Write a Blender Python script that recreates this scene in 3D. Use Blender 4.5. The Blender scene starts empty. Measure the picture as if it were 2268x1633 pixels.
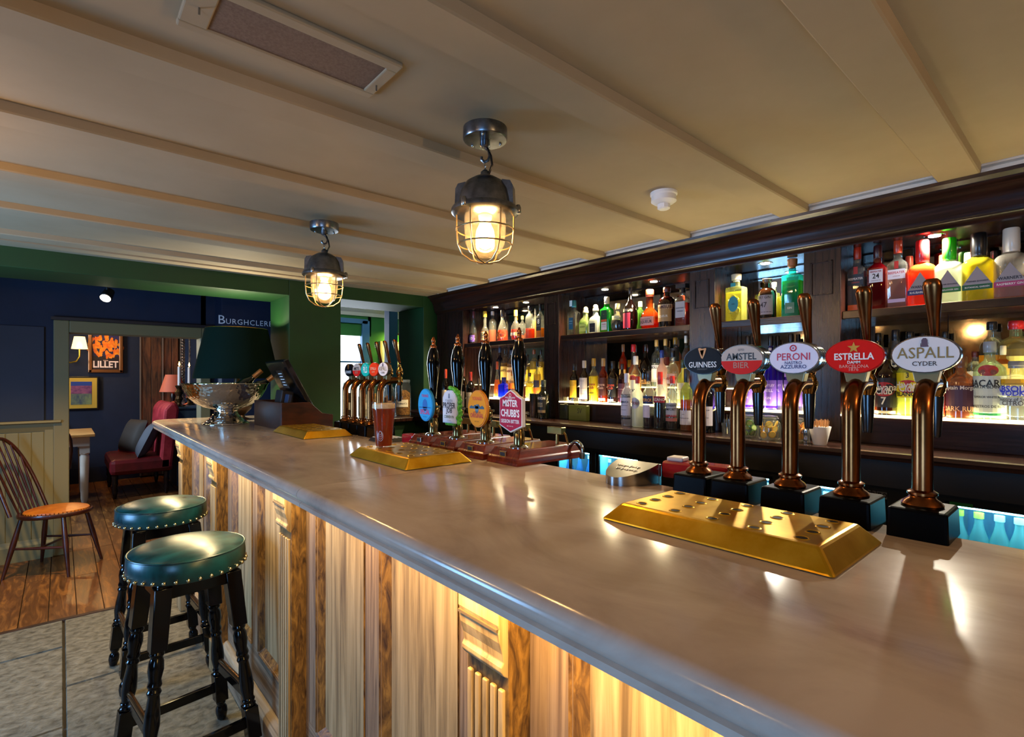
import bpy, math, random
from mathutils import Vector, Matrix
random.seed(7)
SC = bpy.context.scene
COL = SC.collection
PI = math.pi
# ---------------------------------------------------------------- camera, world, lights
HC = 1.40
FPX = 1147.0
TH = math.atan(999/1147)
S_, C_ = math.sin(TH), math.cos(TH)
cam = bpy.data.cameras.new('camera')
cam.sensor_width = 36; cam.lens = FPX/2268*36; cam.shift_y = 21.5/2268; cam.clip_start = .02
co = bpy.data.objects.new('camera', cam); COL.objects.link(co)
co.location = (0, 0, HC); co.rotation_euler = (PI/2, 0, -TH)
SC.camera = co
SC.view_settings.view_transform = 'Standard'; SC.view_settings.look = 'None'
SC.view_settings.gamma = 1; SC.view_settings.use_curve_mapping = False
SC.view_settings.exposure = 0.25
w = bpy.data.worlds.new('world'); SC.world = w; w.use_nodes = True
w.node_tree.nodes['Background'].inputs[0].default_value = (.55, .72, 1, 1)
w.node_tree.nodes['Background'].inputs[1].default_value = .6
SC.cycles.use_denoising = True
SC.cycles.max_bounces = 8; SC.cycles.diffuse_bounces = 4; SC.cycles.glossy_bounces = 4
SC.cycles.transmission_bounces = 6; SC.cycles.transparent_max_bounces = 16
SC.cycles.sample_clamp_indirect = 4; SC.cycles.caustics_refractive = False; SC.cycles.caustics_reflective = False
WARM = (1, .60, .27); COOL = (.22, .52, 1.0); SOFT = (1, .74, .45)
def lamp(name, kind, loc, power, col, size=.1, rot=(0, 0, 0), sy=None, spot=None):
    l = bpy.data.lights.new(name, kind); l.energy = power; l.color = col
    if kind == 'AREA':
        l.size = size
        if sy: l.shape = 'RECTANGLE'; l.size_y = sy
    else: l.shadow_soft_size = size
    if spot: l.spot_size = spot; l.spot_blend = .6
    o = bpy.data.objects.new(name, l); COL.objects.link(o); o.location = loc; o.rotation_euler = rot
    return o
# daylight through the windows of the wall on the customers' side (that wall stands left of and behind the camera)
lamp('daylight_near', 'AREA', (-1.66, -.55, 1.02), 28, COOL, .9, (0, -PI/2, 0), .8)
lamp('daylight_middle', 'AREA', (-1.66, 2.95, 1.12), 60, COOL, .9, (0, -PI/2, 0), .9)
lamp('daylight_far', 'AREA', (-1.5, 7.2, 1.7), 85, (.62, .8, 1), 1.0, (math.radians(-25), math.radians(-70), 0), 1.0)
lamp('dining_pendant_glow', 'POINT', (.2, 7.0, 2.2), 16, SOFT, .08)
lamp('entrance_downlight', 'SPOT', (-.2, 4.35, 2.3), 120, (1, .66, .3), .05, (0, 0, 0), spot=math.radians(100))
lamp('daylight_servery', 'AREA', (3.0, 6.9, 1.7), 45, (.8, .9, 1), 1.3, (PI/2, 0, PI), 1.2)
# pendant and strip lights
for n, x, y, p in (('pendant_glow', .87, 1.11, 15), ('pendant_glow', .87, 2.25, 15), ('pendant_glow', -.55, .72, 14), ('pendant_glow', -.6, 2.0, 12), ('pendant_glow', .9, -.9, 14)):
    lamp(n, 'POINT', (x, y, 1.80), p, WARM, .035)
for i in range(9):
    lamp('under_counter_strip', 'AREA', (.497, -.3+i*.5, 1.062), 2.3 if i > 2 else 4.2, (1, .64, .18) if i < 4 else (1, .76, .38), .03, (0, 0, 0), .46)
# ---------------------------------------------------------------- pixel helpers (photo 2268x1633 -> points on real planes)
def ray(px, py):
    r = (px-1134)/FPX
    return (S_+r*C_, C_-r*S_, -(py-838)/FPX)
def onX(px, py, X):
    d = ray(px, py); t = X/d[0]; return (X, d[1]*t, HC+d[2]*t, t)
def onY(px, py, Y):
    d = ray(px, py); t = Y/d[1]; return (d[0]*t, Y, HC+d[2]*t, t)
def yat(px, X): return onX(px, 838, X)[1]
def depth(x, y): return x*S_+y*C_
# ---------------------------------------------------------------- materials
def lin(h):
    if not isinstance(h, str): return tuple(h)+(1,) if len(h) == 3 else h
    v = [int(h[i:i+2], 16)/255 for i in (1, 3, 5)]
    return tuple((c/12.92 if c <= .04045 else ((c+.055)/1.055)**2.4) for c in v)+(1,)
MATS = {}
def nt(name):
    m = bpy.data.materials.new(name); m.use_nodes = True
    t = m.node_tree; return m, t, t.nodes['Principled BSDF']
def flat(h, rough=.5, metal=0, coat=0, spec=.5):
    k = ('f', h, rough, metal, coat, spec)
    if k in MATS: return MATS[k]
    m, t, b = nt('paint'); b.inputs['Base Color'].default_value = lin(h)
    b.inputs['Roughness'].default_value = rough; b.inputs['Metallic'].default_value = metal
    b.inputs['Coat Weight'].default_value = coat; b.inputs['Specular IOR Level'].default_value = spec
    MATS[k] = m; return m
def noisy(h1, h2, rough=.5, metal=0, scale=(8, 8, 8), detail=6, bump=0, coat=0, lo=.35, hi=.65, dist=0, rv=0, h3=None):
    k = ('n', h1, h2, rough, metal, scale, detail, bump, coat, lo, hi, dist, rv, h3)
    if k in MATS: return MATS[k]
    m, t, b = nt('grain'); N = t.nodes; L = t.links
    tc = N.new('ShaderNodeTexCoord'); mp = N.new('ShaderNodeMapping'); mp.inputs['Scale'].default_value = scale
    oi = N.new('ShaderNodeObjectInfo'); vm = N.new('ShaderNodeVectorMath'); vm.operation = 'ADD'
    cx = N.new('ShaderNodeCombineXYZ'); mu = N.new('ShaderNodeMath'); mu.operation = 'MULTIPLY'; mu.inputs[1].default_value = 9
    L.new(oi.outputs['Random'], mu.inputs[0]); L.new(mu.outputs[0], cx.inputs[0]); L.new(mu.outputs[0], cx.inputs[1])
    L.new(tc.outputs['Object'], vm.inputs[0]); L.new(cx.outputs[0], vm.inputs[1]); L.new(vm.outputs[0], mp.inputs[0])
    no = N.new('ShaderNodeTexNoise'); no.inputs['Scale'].default_value = 1; no.inputs['Detail'].default_value = detail
    no.inputs['Roughness'].default_value = .62; no.inputs['Distortion'].default_value = dist
    L.new(mp.outputs[0], no.inputs['Vector'])
    cr = N.new('ShaderNodeValToRGB'); cr.color_ramp.elements[0].position = lo; cr.color_ramp.elements[1].position = hi
    cr.color_ramp.elements[0].color = lin(h1); cr.color_ramp.elements[1].color = lin(h2)
    if h3:
        e = cr.color_ramp.elements.new((lo+hi)/2); e.color = lin(h3)
    L.new(no.outputs['Fac'], cr.inputs[0]); L.new(cr.outputs[0], b.inputs['Base Color'])
    b.inputs['Roughness'].default_value = rough; b.inputs['Metallic'].default_value = metal; b.inputs['Coat Weight'].default_value = coat
    if rv:
        mr = N.new('ShaderNodeMapRange'); mr.inputs[3].default_value = max(.02, rough-rv); mr.inputs[4].default_value = rough+rv
        L.new(no.outputs['Fac'], mr.inputs[0]); L.new(mr.outputs[0], b.inputs['Roughness'])
    if bump:
        bp = N.new('ShaderNodeBump'); bp.inputs['Strength'].default_value = bump; bp.inputs['Distance'].default_value = .01
        L.new(no.outputs['Fac'], bp.inputs['Height']); L.new(bp.outputs[0], b.inputs['Normal'])
    MATS[k] = m; return m
def glow(h, s):
    k = ('g', h, s)
    if k in MATS: return MATS[k]
    m, t, b = nt('glow'); b.inputs['Base Color'].default_value = (0, 0, 0, 1)
    b.inputs['Emission Color'].default_value = lin(h); b.inputs['Emission Strength'].default_value = s
    MATS[k] = m; return m
def tinted(h, body=.35, rough=.06, gl=.14):
    """coloured glass or liquid: light passes with the tint, some of it scatters, the skin reflects"""
    k = ('t', h, body, rough, gl)
    if k in MATS: return MATS[k]
    m, t, b = nt('coloured glass'); N = t.nodes; L = t.links
    c = lin(h)
    tr = N.new('ShaderNodeBsdfTransparent'); tr.inputs[0].default_value = c
    tl = N.new('ShaderNodeBsdfTranslucent'); tl.inputs[0].default_value = c
    df = N.new('ShaderNodeBsdfDiffuse'); df.inputs[0].default_value = c
    m1 = N.new('ShaderNodeMixShader'); m1.inputs[0].default_value = .4; L.new(tl.outputs[0], m1.inputs[1]); L.new(df.outputs[0], m1.inputs[2])
    m2 = N.new('ShaderNodeMixShader'); m2.inputs[0].default_value = body; L.new(tr.outputs[0], m2.inputs[1]); L.new(m1.outputs[0], m2.inputs[2])
    gs = N.new('ShaderNodeBsdfGlossy'); gs.inputs['Roughness'].default_value = rough
    lw = N.new('ShaderNodeLayerWeight'); lw.inputs[0].default_value = .35
    mr = N.new('ShaderNodeMapRange'); mr.inputs[3].default_value = gl*.3; mr.inputs[4].default_value = min(1, gl*4)
    L.new(lw.outputs['Facing'], mr.inputs[0])
    m3 = N.new('ShaderNodeMixShader'); L.new(mr.outputs[0], m3.inputs[0]); L.new(m2.outputs[0], m3.inputs[1]); L.new(gs.outputs[0], m3.inputs[2])
    N.remove(b); L.new(m3.outputs[0], N['Material Output'].inputs[0])
    MATS[k] = m; return m
DARKWOOD = noisy('#120705', '#2e140c', .28, scale=(110, 110, 4), rv=.06, bump=.04)
DARKWOODY = noisy('#120705', '#30160d', .24, scale=(110, 4, 110), rv=.06, bump=.04)
OAK = noisy('#5c452a', '#bda077', .5, scale=(38, 38, 1.6), detail=11, bump=.2, lo=.30, hi=.68, dist=.5, h3='#9c8058')
OAKY = noisy('#6f5537', '#c0a88a', .5, scale=(45, 2.2, 45), detail=8, bump=.25, lo=.28, hi=.7, dist=.6, h3='#a38a68')
STILE = noisy('#4c3626', '#a08466', .5, scale=(60, 60, 2.0), detail=9, bump=.2, lo=.3, hi=.7, dist=1.0, h3='#876b52')
STILEY = noisy('#4c3626', '#a98d70', .5, scale=(60, 2.0, 60), detail=9, bump=.2, lo=.3, hi=.7, dist=1.0, h3='#876b52')
BURR_SHADED = noisy('#3a240e', '#8f6830', .42, scale=(60, 30, 12), detail=9, bump=.1, dist=1.4, coat=.1, h3='#6a4a20')  # figured oak, colour darkened to carry the shade of pilaster sides and mouldings
BRASS = noisy('#d8a21a', '#f2c640', .33, .9, scale=(9, 9, 9), rv=.08)
BRONZE = noisy('#6a3c1c', '#945c34', .24, 1, scale=(30, 30, 8), rv=.08)
COPPER = flat('#b0673f', .18, 1)
CHROME = flat('#c9c9c6', .12, 1)
def marble():
    m, t, b = nt('marble'); N = t.nodes; L = t.links
    tc = N.new('ShaderNodeTexCoord')
    def noise(sc, det, dist, scale=(1, 1, 1), rot=0):
        mp = N.new('ShaderNodeMapping'); mp.inputs['Scale'].default_value = scale; mp.inputs['Rotation'].default_value = (0, 0, rot)
        n = N.new('ShaderNodeTexNoise'); n.inputs['Scale'].default_value = sc; n.inputs['Detail'].default_value = det; n.inputs['Distortion'].default_value = dist
        L.new(tc.outputs['Object'], mp.inputs[0]); L.new(mp.outputs[0], n.inputs['Vector']); return n.outputs['Fac']
    def ramp(src, stops):
        cr = N.new('ShaderNodeValToRGB'); e = cr.color_ramp.elements
        e[0].position, e[0].color = stops[0][0], lin(stops[0][1]); e[1].position, e[1].color = stops[-1][0], lin(stops[-1][1])
        for p, c in stops[1:-1]: q = e.new(p); q.color = lin(c)
        L.new(src, cr.inputs[0]); return cr.outputs[0]
    base = ramp(noise(2.2, 9, .5, (1.6, 1, 1), .5), [(.3, '#b98452'), (.5, '#d6a06a'), (.7, '#e6b884')])
    vein = ramp(noise(3.0, 7, 1.1, (2.4, .8, 1), .55), [(.0, '#ffffff'), (.475, '#ffffff'), (.498, '#7c6c62'), (.515, '#ffffff'), (1, '#ffffff')])
    patch = ramp(noise(1.6, 2, 0), [(.42, '#000000'), (.62, '#ffffff')])
    speck = ramp(noise(16, 6, .4, (1.5, .7, 1), .55), [(.25, '#b8a89a'), (.40, '#ffffff'), (1, '#ffffff')])
    def mul(a, b_, fac):
        x = N.new('ShaderNodeMix'); x.data_type = 'RGBA'; x.blend_type = 'MULTIPLY'; L.new(a, x.inputs['A']); L.new(b_, x.inputs['B'])
        if isinstance(fac, float): x.inputs['Factor'].default_value = fac
        else: L.new(fac, x.inputs['Factor'])
        return x.outputs['Result']
    L.new(mul(mul(base, vein, patch), speck, .55), b.inputs['Base Color'])
    b.inputs['Roughness'].default_value = .17
    return m
MARBLE = marble()
STEEL = noisy('#8c8c8c', '#a8a6a2', .24, 1, scale=(10, 10, 4), rv=.04)
PEWTER = noisy('#5c6066', '#8a8e94', .3, 1, scale=(20, 20, 20), rv=.08)
BLACK = flat('#08080a', .25, coat=.3)
BLACKPAINT = flat('#020204', .13, spec=.4)
CEILW = noisy('#9c8868', '#a69272', .75, scale=(2, 2, 2), bump=.03)
CREAM = flat('#ddd6c6', .5)
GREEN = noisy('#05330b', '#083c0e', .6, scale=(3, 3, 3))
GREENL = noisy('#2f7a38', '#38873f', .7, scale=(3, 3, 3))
NAVY = noisy('#0c1830', '#111f3a', .7, scale=(3, 3, 3))
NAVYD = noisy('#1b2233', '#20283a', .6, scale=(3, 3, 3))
OLIVE = flat('#79704a', .55)
WAINS = flat('#7f774f', .5)
STONE = noisy('#38352b', '#857f6c', .55, scale=(24, 32, 20), detail=12, bump=.7, lo=.30, hi=.66, dist=.3, h3='#6b6656')
PLANK = noisy('#4a2a12', '#b07434', .32, scale=(22, 3, 22), detail=8, bump=.12, lo=.28, hi=.75, dist=1.6, rv=.1, h3='#6f4520')
MARBLE = noisy('#8c7d74', '#bcae9f', .17, scale=(5.5, 2.6, 5.5), detail=12, lo=.24, hi=.62, dist=.7, rv=.05, h3='#ac9d8f')
MAHOG = noisy('#4a150a', '#7c2a14', .2, scale=(10, 40, 40), coat=.15)
MIRROR = noisy('#8a8378', '#b9b4aa', .05, 1, scale=(9, 9, 9), rv=.04, detail=8)
LEATHER = noisy('#052226', '#0c4448', .3, scale=(9, 26, 9), detail=7, bump=.06, rv=.08)
WHITE = flat('#efece4', .5)
INK = flat('#101014', .5)
# ---------------------------------------------------------------- mesh builder
class MB:
    def __init__(s): s.v = []; s.f = []
    def add(s, v, f):
        n = len(s.v); s.v += [tuple(p) for p in v]; s.f += [tuple(i+n for i in q) for q in f]; return s
    def box(s, x0, x1, y0, y1, z0, z1):
        v = [(x, y, z) for x in (x0, x1) for y in (y0, y1) for z in (z0, z1)]
        return s.add(v, [(0, 1, 3, 2), (4, 6, 7, 5), (0, 4, 5, 1), (2, 3, 7, 6), (0, 2, 6, 4), (1, 5, 7, 3)])
    def frust(s, x0, x1, y0, y1, z0, z1, i, j=None):
        j = i if j is None else j
        v = [(x0, y0, z0), (x1, y0, z0), (x1, y1, z0), (x0, y1, z0), (x0+i, y0+j, z1), (x1-i, y0+j, z1), (x1-i, y1-j, z1), (x0+i, y1-j, z1)]
        return s.add(v, [(3, 2, 1, 0), (4, 5, 6, 7), (0, 1, 5, 4), (1, 2, 6, 5), (2, 3, 7, 6), (3, 0, 4, 7)])
    def lathe(s, prof, seg=20, c=(0, 0, 0), p=2, sx=1, sy=1, caps=True):
        v = []; f = []
        for r, z in prof:
            for k in range(seg):
                a = 2*PI*k/seg; ca, sa = math.cos(a), math.sin(a)
                q = 1 if p == 2 else (abs(ca)**p+abs(sa)**p)**(-1/p)
                v.append((c[0]+r*q*ca*sx, c[1]+r*q*sa*sy, c[2]+z))
        n = len(prof)
        for i in range(n-1):
            for k in range(seg):
                a, b = i*seg+k, i*seg+(k+1) % seg
                f.append((a, b, b+seg, a+seg))
        if caps:
            f.append(tuple(range(seg-1, -1, -1))); f.append(tuple((n-1)*seg+k for k in range(seg)))
        return s.add(v, f)
    def tube(s, path, r, seg=10, caps=True):
        P = [Vector(q) for q in path]; n = len(P); v = []; f = []
        rr = r if hasattr(r, '__len__') else [r]*n
        up = None
        for i in range(n):
            d = (P[min(i+1, n-1)]-P[max(i-1, 0)]).normalized()
            if up is None:
                up = Vector((0, 0, 1)) if abs(d.z) < .9 else Vector((1, 0, 0))
            a = d.cross(up).normalized(); up = a.cross(d).normalized()
            for k in range(seg):
                t = 2*PI*k/seg; v.append(P[i]+(a*math.cos(t)+up*math.sin(t))*rr[i])
        for i in range(n-1):
            for k in range(seg):
                a, b = i*seg+k, i*seg+(k+1) % seg
                f.append((a, b, b+seg, a+seg))
        if caps: f.append(tuple(range(seg-1, -1, -1))); f.append(tuple((n-1)*seg+k for k in range(seg)))
        return s.add(v, f)
    def prism(s, poly, a0, a1, ax='y'):
        """poly of 2-D points swept along an axis: y -> (x,z), x -> (y,z), z -> (x,y)"""
        n = len(poly); v = []
        for a in (a0, a1):
            for p in poly:
                v.append({'y': (p[0], a, p[1]), 'x': (a, p[0], p[1]), 'z': (p[0], p[1], a)}[ax])
        f = [tuple(range(n-1, -1, -1)), tuple(range(n, 2*n))]+[(i, (i+1) % n, n+(i+1) % n, n+i) for i in range(n)]
        return s.add(v, f)
    def sphere(s, c, r, u=12, n=8, sc=(1, 1, 1)):
        pr = [(max(1e-4, r*math.sin(PI*i/n)), -r*math.cos(PI*i/n)) for i in range(n+1)]
        m = MB().lathe(pr, u)
        return s.add([(c[0]+x*sc[0], c[1]+y*sc[1], c[2]+z*sc[2]) for x, y, z in m.v], m.f)
    def xf(s, M):
        s.v = [tuple(M @ Vector(p)) for p in s.v]; return s
def obj(name, mb, mat, parent=None, smooth=False, bevel=0, loc=None):
    me = mb if isinstance(mb, bpy.types.Mesh) else None
    if me is None:
        me = bpy.data.meshes.new(name); me.from_pydata([tuple(p) for p in mb.v], [], mb.f)
        me.materials.append(mat)
        if smooth: me.polygons.foreach_set('use_smooth', [True]*len(me.polygons))
        me.update()
    o = bpy.data.objects.new(name, me); COL.objects.link(o)
    if smooth and smooth != 2 and not isinstance(mb, bpy.types.Mesh): me.set_sharp_from_angle(angle=math.radians(40))
    if parent: o.parent = parent
    if loc: o.location = loc
    if bevel:
        b = o.modifiers.new('bevel', 'BEVEL'); b.width = bevel; b.segments = 2; b.limit_method = 'ANGLE'
    return o
def tag(o, label, cat, group=None):
    o['label'] = label; o['category'] = cat
    if group: o['group'] = group
    return o
def thing(name, label, cat, loc=(0, 0, 0), rz=0, group=None):
    o = bpy.data.objects.new(name, None); COL.objects.link(o); o.empty_display_size = .05
    o.location = loc; o.rotation_euler = (0, 0, rz); return tag(o, label, cat, group)
def struct(name, mb, mat, parent=None, smooth=False, bevel=0):
    o = obj(name, mb, mat, parent, smooth, bevel)
    if not parent: o['kind'] = 'structure'
    return o
def dup(o, parent=None):
    c = o.copy(); COL.objects.link(c)
    if parent: c.parent = parent
    for ch in list(o.children): dup(ch, c)
    return c
TXT = {}
def txt(s, bold=.0, sp=1):
    """outline letters as flat geometry, centred, one unit wide; returns verts, faces, height"""
    k = (s, bold, sp)
    if k in TXT: return TXT[k]
    cu = bpy.data.curves.new('lettering', 'FONT'); cu.body = s; cu.resolution_u = 2; cu.offset = bold; cu.space_character = sp
    cu.align_x = 'CENTER'; cu.align_y = 'CENTER'
    o = bpy.data.objects.new('lettering', cu); COL.objects.link(o)
    dg = bpy.context.evaluated_depsgraph_get(); me = bpy.data.meshes.new_from_object(o.evaluated_get(dg))
    v = [(p.co.x, p.co.y) for p in me.vertices]; f = [tuple(q.vertices) for q in me.polygons]
    x0, x1 = min(p[0] for p in v), max(p[0] for p in v); y0, y1 = min(p[1] for p in v), max(p[1] for p in v)
    w_ = x1-x0; v = [((x-(x0+x1)/2)/w_, (y-(y0+y1)/2)/w_) for x, y in v]
    bpy.data.objects.remove(o); bpy.data.curves.remove(cu); bpy.data.meshes.remove(me)
    TXT[k] = (v, f, (y1-y0)/w_); return TXT[k]
def letters(name, s, mat, parent, f, width, bold=.0, u0=0, v0=0, sy=1, sp=1):
    """place lettering through f(u, v) -> point; u to the reader's right, v up"""
    v, fa, h = txt(s, bold, sp)
    m = MB().add([f(u0+x*width, v0+y*width*sy) for x, y in v], fa)
    return obj(name, m, mat, parent)
def negX(x): return lambda u, v: (x, -u, v)        # lettering on a face that looks towards -X
def negY(y): return lambda u, v: (u, y, v)         # lettering on a face that looks towards -Y
def disc(mb, cx, a, b, th, seg=28, cy=0, cz=0):
    """elliptic plate facing -X, front at x=cx"""
    v = []
    for x in (cx, cx+th):
        v += [(x, cy+a*math.cos(2*PI*k/seg), cz+b*math.sin(2*PI*k/seg)) for k in range(seg)]
    f = [tuple(range(seg)), tuple(range(2*seg-1, seg-1, -1))]+[(k, k+seg, (k+1) % seg+seg, (k+1) % seg) for k in range(seg)]
    return mb.add(v, f)
# ================================================================ SETTING
BAR = 1.12
# floor: stone flags (near) and boards (beyond), laid piece by piece on a screed
fl = struct('floor', MB().box(-1.75, 6, -1.6, 9.4, -.08, -.012), flat('#2c2620', .8))
cols = [(-1.72, -1.15, -.3), (-1.15, -.56, .1), (-.56, .012, -.05), (.012, .62, .35), (.62, 1.25, 0), (1.25, 1.9, .3), (1.9, 2.6, .1)]
rows = {2: [-1.5, -.7, .25, 1.2, 2.05, 2.75, 3.57, 3.975], 3: [-1.5, -.4, .5, 1.3, 2.2, 3.105, 3.975]}
fm = None
for ci, (x0, x1, ph) in enumerate(cols):
    ys = rows.get(ci) or [-1.5]+[y for y in [-1.0+ph, -.2+ph, .7+ph, 1.6+ph, 2.4+ph, 3.2+ph]]+[3.975]
    for a, b in zip(ys, ys[1:]):
        if b-a < .05: continue
        h = random.uniform(-.0015, .0015)
        obj('flagstone', MB().frust(x0+.004, x1-.004, a+.004, b-.004, -.012, h, .004), STONE, fl)
for zone, (xa, xb, ya, yb) in enumerate([(-1.72, 1.6, 3.985, 5.5), (-1.72, 2.0, 5.5, 9.3), (2.0, 5.9, 3.985, 9.3)]):
    x = xa
    while x < xb-.02:
        wd = .128 if zone < 2 else .3
        y = ya
        while y < yb-.01:
            L = min(yb-y, random.uniform(.7, 1.3) if x < 1.4 and zone < 2 else yb-y)
            if yb-y-L < .3: L = yb-y
            obj('floorboard', MB().frust(x+.001, min(xb, x+wd)-.001, y+.001, y+L-.001, -.012, random.uniform(-.001, .0005), .0015), PLANK, fl); y += L
        x += wd
obj('threshold_strip', MB().frust(-1.72, .62, 3.955, 3.995, -.012, .004, .004), noisy('#2a1a10', '#4a3020', .5), fl)
# ceiling with its boxed battens
ce = struct('ceiling', MB().box(-1.75, 2.75, -1.6, 3.7, 2.105, 2.16), CEILW)
for k in range(-3, 7):
    y = .27+k*.5225
    if y+.12 > 3.7: continue
    obj('ceiling_batten', MB().prism([(y, 2.106), (y+.004, 2.082), (y+.008, 2.078), (y+.112, 2.078), (y+.116, 2.082), (y+.12, 2.106)], -1.75, 2.42, 'x'), CEILW, ce)
obj('ceiling_batten', MB().box(-1.75, 2.42, 3.56, 3.7, 2.078, 2.106), CEILW, ce)
struct('trim_1', MB().prism([(2.42, 2.106), (2.285, 2.106), (2.285, 2.098), (2.30, 2.094), (2.30, 2.082), (2.315, 2.078), (2.42, 2.078)], -1.5, 3.7), CREAM)
# left wall on the customers' side with two daylight windows (seen in the mirrors)
wl = MB()
WIN = [(-1.0, -.1), (2.5, 3.4)]
ys = [-1.6]+[v for p in WIN for v in p]+[9.3]
for a, b in zip(ys[::2], ys[1::2]): wl.box(-1.9, -1.72, a, b, 0, 2.6)
for a, b in WIN: wl.box(-1.9, -1.72, a, b, 0, .6); wl.box(-1.9, -1.72, a, b, 1.66, 2.6)
struct('wall_left', wl, noisy('#3a3f4a', '#454b57', .7, scale=(2, 2, 2)))
for i, (a, b) in enumerate(WIN):
    f = struct('window_%d' % (i+1), MB().box(-1.80, -1.77, a, a+.05, .6, 1.66).box(-1.80, -1.77, b-.05, b, .6, 1.66).box(-1.80, -1.77, a, b, .6, .65).box(-1.80, -1.77, a, b, 1.61, 1.66).box(-1.80, -1.77, a, b, 1.12, 1.15).box(-1.80, -1.77, (a+b)/2-.012, (a+b)/2+.012, .6, 1.66), WHITE)
    obj('pane', MB().box(-1.787, -1.783, a+.05, b-.05, .65, 1.61), glow('#9cc8ff', 1.6), f)
struct('wall_back', MB().box(-1.9, 2.9, -1.75, -1.6, 0, 2.6), noisy('#6a5a40', '#75654a', .7, scale=(2, 2, 2)))
struct('wall_right', MB().box(2.66, 2.8, -1.6, 4.1, 0, 2.2), flat('#20140e', .6))
# green wall across the end of the bar, two openings
gw = MB()
gw.box(-1.72, 1.185, 3.7, 4.12, 1.972, 2.4)
gw.box(1.185, 1.553, 3.7, 4.12, 0, 2.4)
gw.box(1.553, 2.255, 3.7, 4.12, 1.985, 2.4)
gw.box(1.553, 2.255, 3.7, 4.12, 0, 1.06)
gw.box(2.255, 2.7, 3.7, 4.12, 0, 2.4)
gw.box(-1.72, -1.4, 3.7, 4.12, 0, 2.4)
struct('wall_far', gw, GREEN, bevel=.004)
struct('trim_2', MB().box(1.553, 2.3, 3.62, 4.16, 1.06, 1.09), DARKWOOD, bevel=.004)
# dining room behind: blue walls, casing, wainscot
bw = MB()
bw.box(-1.72, -.02, 5.47, 5.62, 0, 2.4); bw.box(-.02, 1.01, 5.47, 5.62, 1.80, 2.4); bw.box(.97, 1.09, 5.47, 5.62, 0, 2.4)
struct('wall_blue', bw, NAVY)
struct('wall_nib', MB().box(1.085, 1.62, 5.2, 5.62, 0, 2.6), NAVY, bevel=.003)
struct('ceiling_dining', MB().box(-1.72, 2.0, 4.12, 9.3, 2.4, 2.45), flat('#4a4a44', .8))
struct('door_1', MB().box(-.045, .05, 5.43, 5.62, 0, 1.86).box(.05, .975, 5.43, 5.62, 1.765, 1.86).box(.96, 1.04, 5.43, 5.62, 0, 1.86), OLIVE, bevel=.006)
struct('trim_3', MB().box(-.06, 1.05, 5.42, 5.47, 1.86, 1.885), flat('#10141c', .5))
wn = struct('trim_4', MB().box(-1.72, -.045, 5.455, 5.47, .0, 1.04), WAINS)
for k in range(12):
    x = -.10-k*.072
    obj('board', MB().box(x-.069, x-.001, 5.448, 5.456, .15, .98), WAINS, wn, bevel=.003)
obj('stile', MB().box(-.095, -.045, 5.445, 5.456, .15, 1.0), WAINS, wn, bevel=.002)
obj('chair_rail', MB().prism([(5.47, 1.07), (5.41, 1.07), (5.405, 1.055), (5.43, 1.045), (5.435, 1.02), (5.45, .985), (5.47, .985)], -1.72, -.0, 'x'), OLIVE, wn)
struct('baseboard_left', MB().prism([(5.47, 0), (5.43, 0), (5.43, .115), (5.44, .135), (5.445, .155), (5.47, .16)], -1.72, -.045, 'x'), WAINS)
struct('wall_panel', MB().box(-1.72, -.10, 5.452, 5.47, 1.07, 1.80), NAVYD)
# far dining wall, timber boarding and its neighbours
struct('wall_dining', MB().box(-1.72, 2.0, 9.0, 9.2, 0, 2.4), NAVY)
struct('wall_divide', MB().box(1.522, 1.56, 4.12, 5.2, 0, 2.6).box(1.60, 1.66, 5.62, 9.2, 0, 2.6), NAVY)
struct('baseboard_dining', MB().box(-1.72, 2.0, 8.97, 9.0, 0, .2), flat('#0e1830', .4))
tb = struct('trim_5', MB().box(onY(310, 838, 8.96)[0], onY(452, 838, 8.96)[0], 8.965, 8.99, 0, 2.3), flat('#1a120c', .7))
OLDWOOD = noisy('#2a160c', '#6d4426', .55, scale=(20, 20, 3), bump=.2, dist=.8)
for a, b in ((312, 334), (335, 357), (363, 379), (380, 394)):
    obj('timber_board', MB().box(onY(a, 838, 8.95)[0], onY(b, 838, 8.95)[0], 8.93, 8.966, .02, 2.25), OLDWOOD, tb, bevel=.004)
for a, b in ((309.5, 312.5), (358, 362)):
    obj('batten', MB().box(onY(a, 838, 8.95)[0], onY(b, 838, 8.95)[0], 8.915, 8.966, .02, 2.25), flat('#6a5c50', .5), tb, bevel=.003)
# green room seen through the servery: daylit wall, sash window, white cornice, blue post
Yg = 7.3
struct('wall_servery', MB().box(1.9, onY(755, 838, Yg)[0]-.3, Yg, Yg+.15, 0, 2.6).box(onY(815, 838, Yg)[0], 6, Yg, Yg+.15, 0, 2.6)
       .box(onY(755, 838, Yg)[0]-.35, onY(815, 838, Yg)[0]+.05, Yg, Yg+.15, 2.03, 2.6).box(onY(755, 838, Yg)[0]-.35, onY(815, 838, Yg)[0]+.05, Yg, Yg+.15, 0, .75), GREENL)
xa, xb = onY(757, 838, Yg)[0]-.32, onY(813, 838, Yg)[0]
zt, zm = onY(790, 717, Yg)[2], onY(790, 802, Yg)[2]
BLUEP = flat('#4d86b8', .4)
wd = struct('window_3', MB().box(xb-.09, xb+.03, Yg-.03, Yg+.06, .7, zt+.05).box(xa, xb, Yg-.03, Yg+.06, zt, zt+.07).box(xa, xb-.09, Yg+.01, Yg+.04, zm-.012, zm+.012).box(xa, xb, Yg-.06, Yg+.05, .7, .76).box(xa-.05, xa+.04, Yg-.03, Yg+.06, .7, zt+.05), BLUEP, bevel=.004)
obj('pane', MB().box(xa, xb-.08, Yg+.05, Yg+.06, .76, zt), glow('#eaf3ff', 3.2), wd)
zc = onY(760, 697, Yg)[2]
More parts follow.
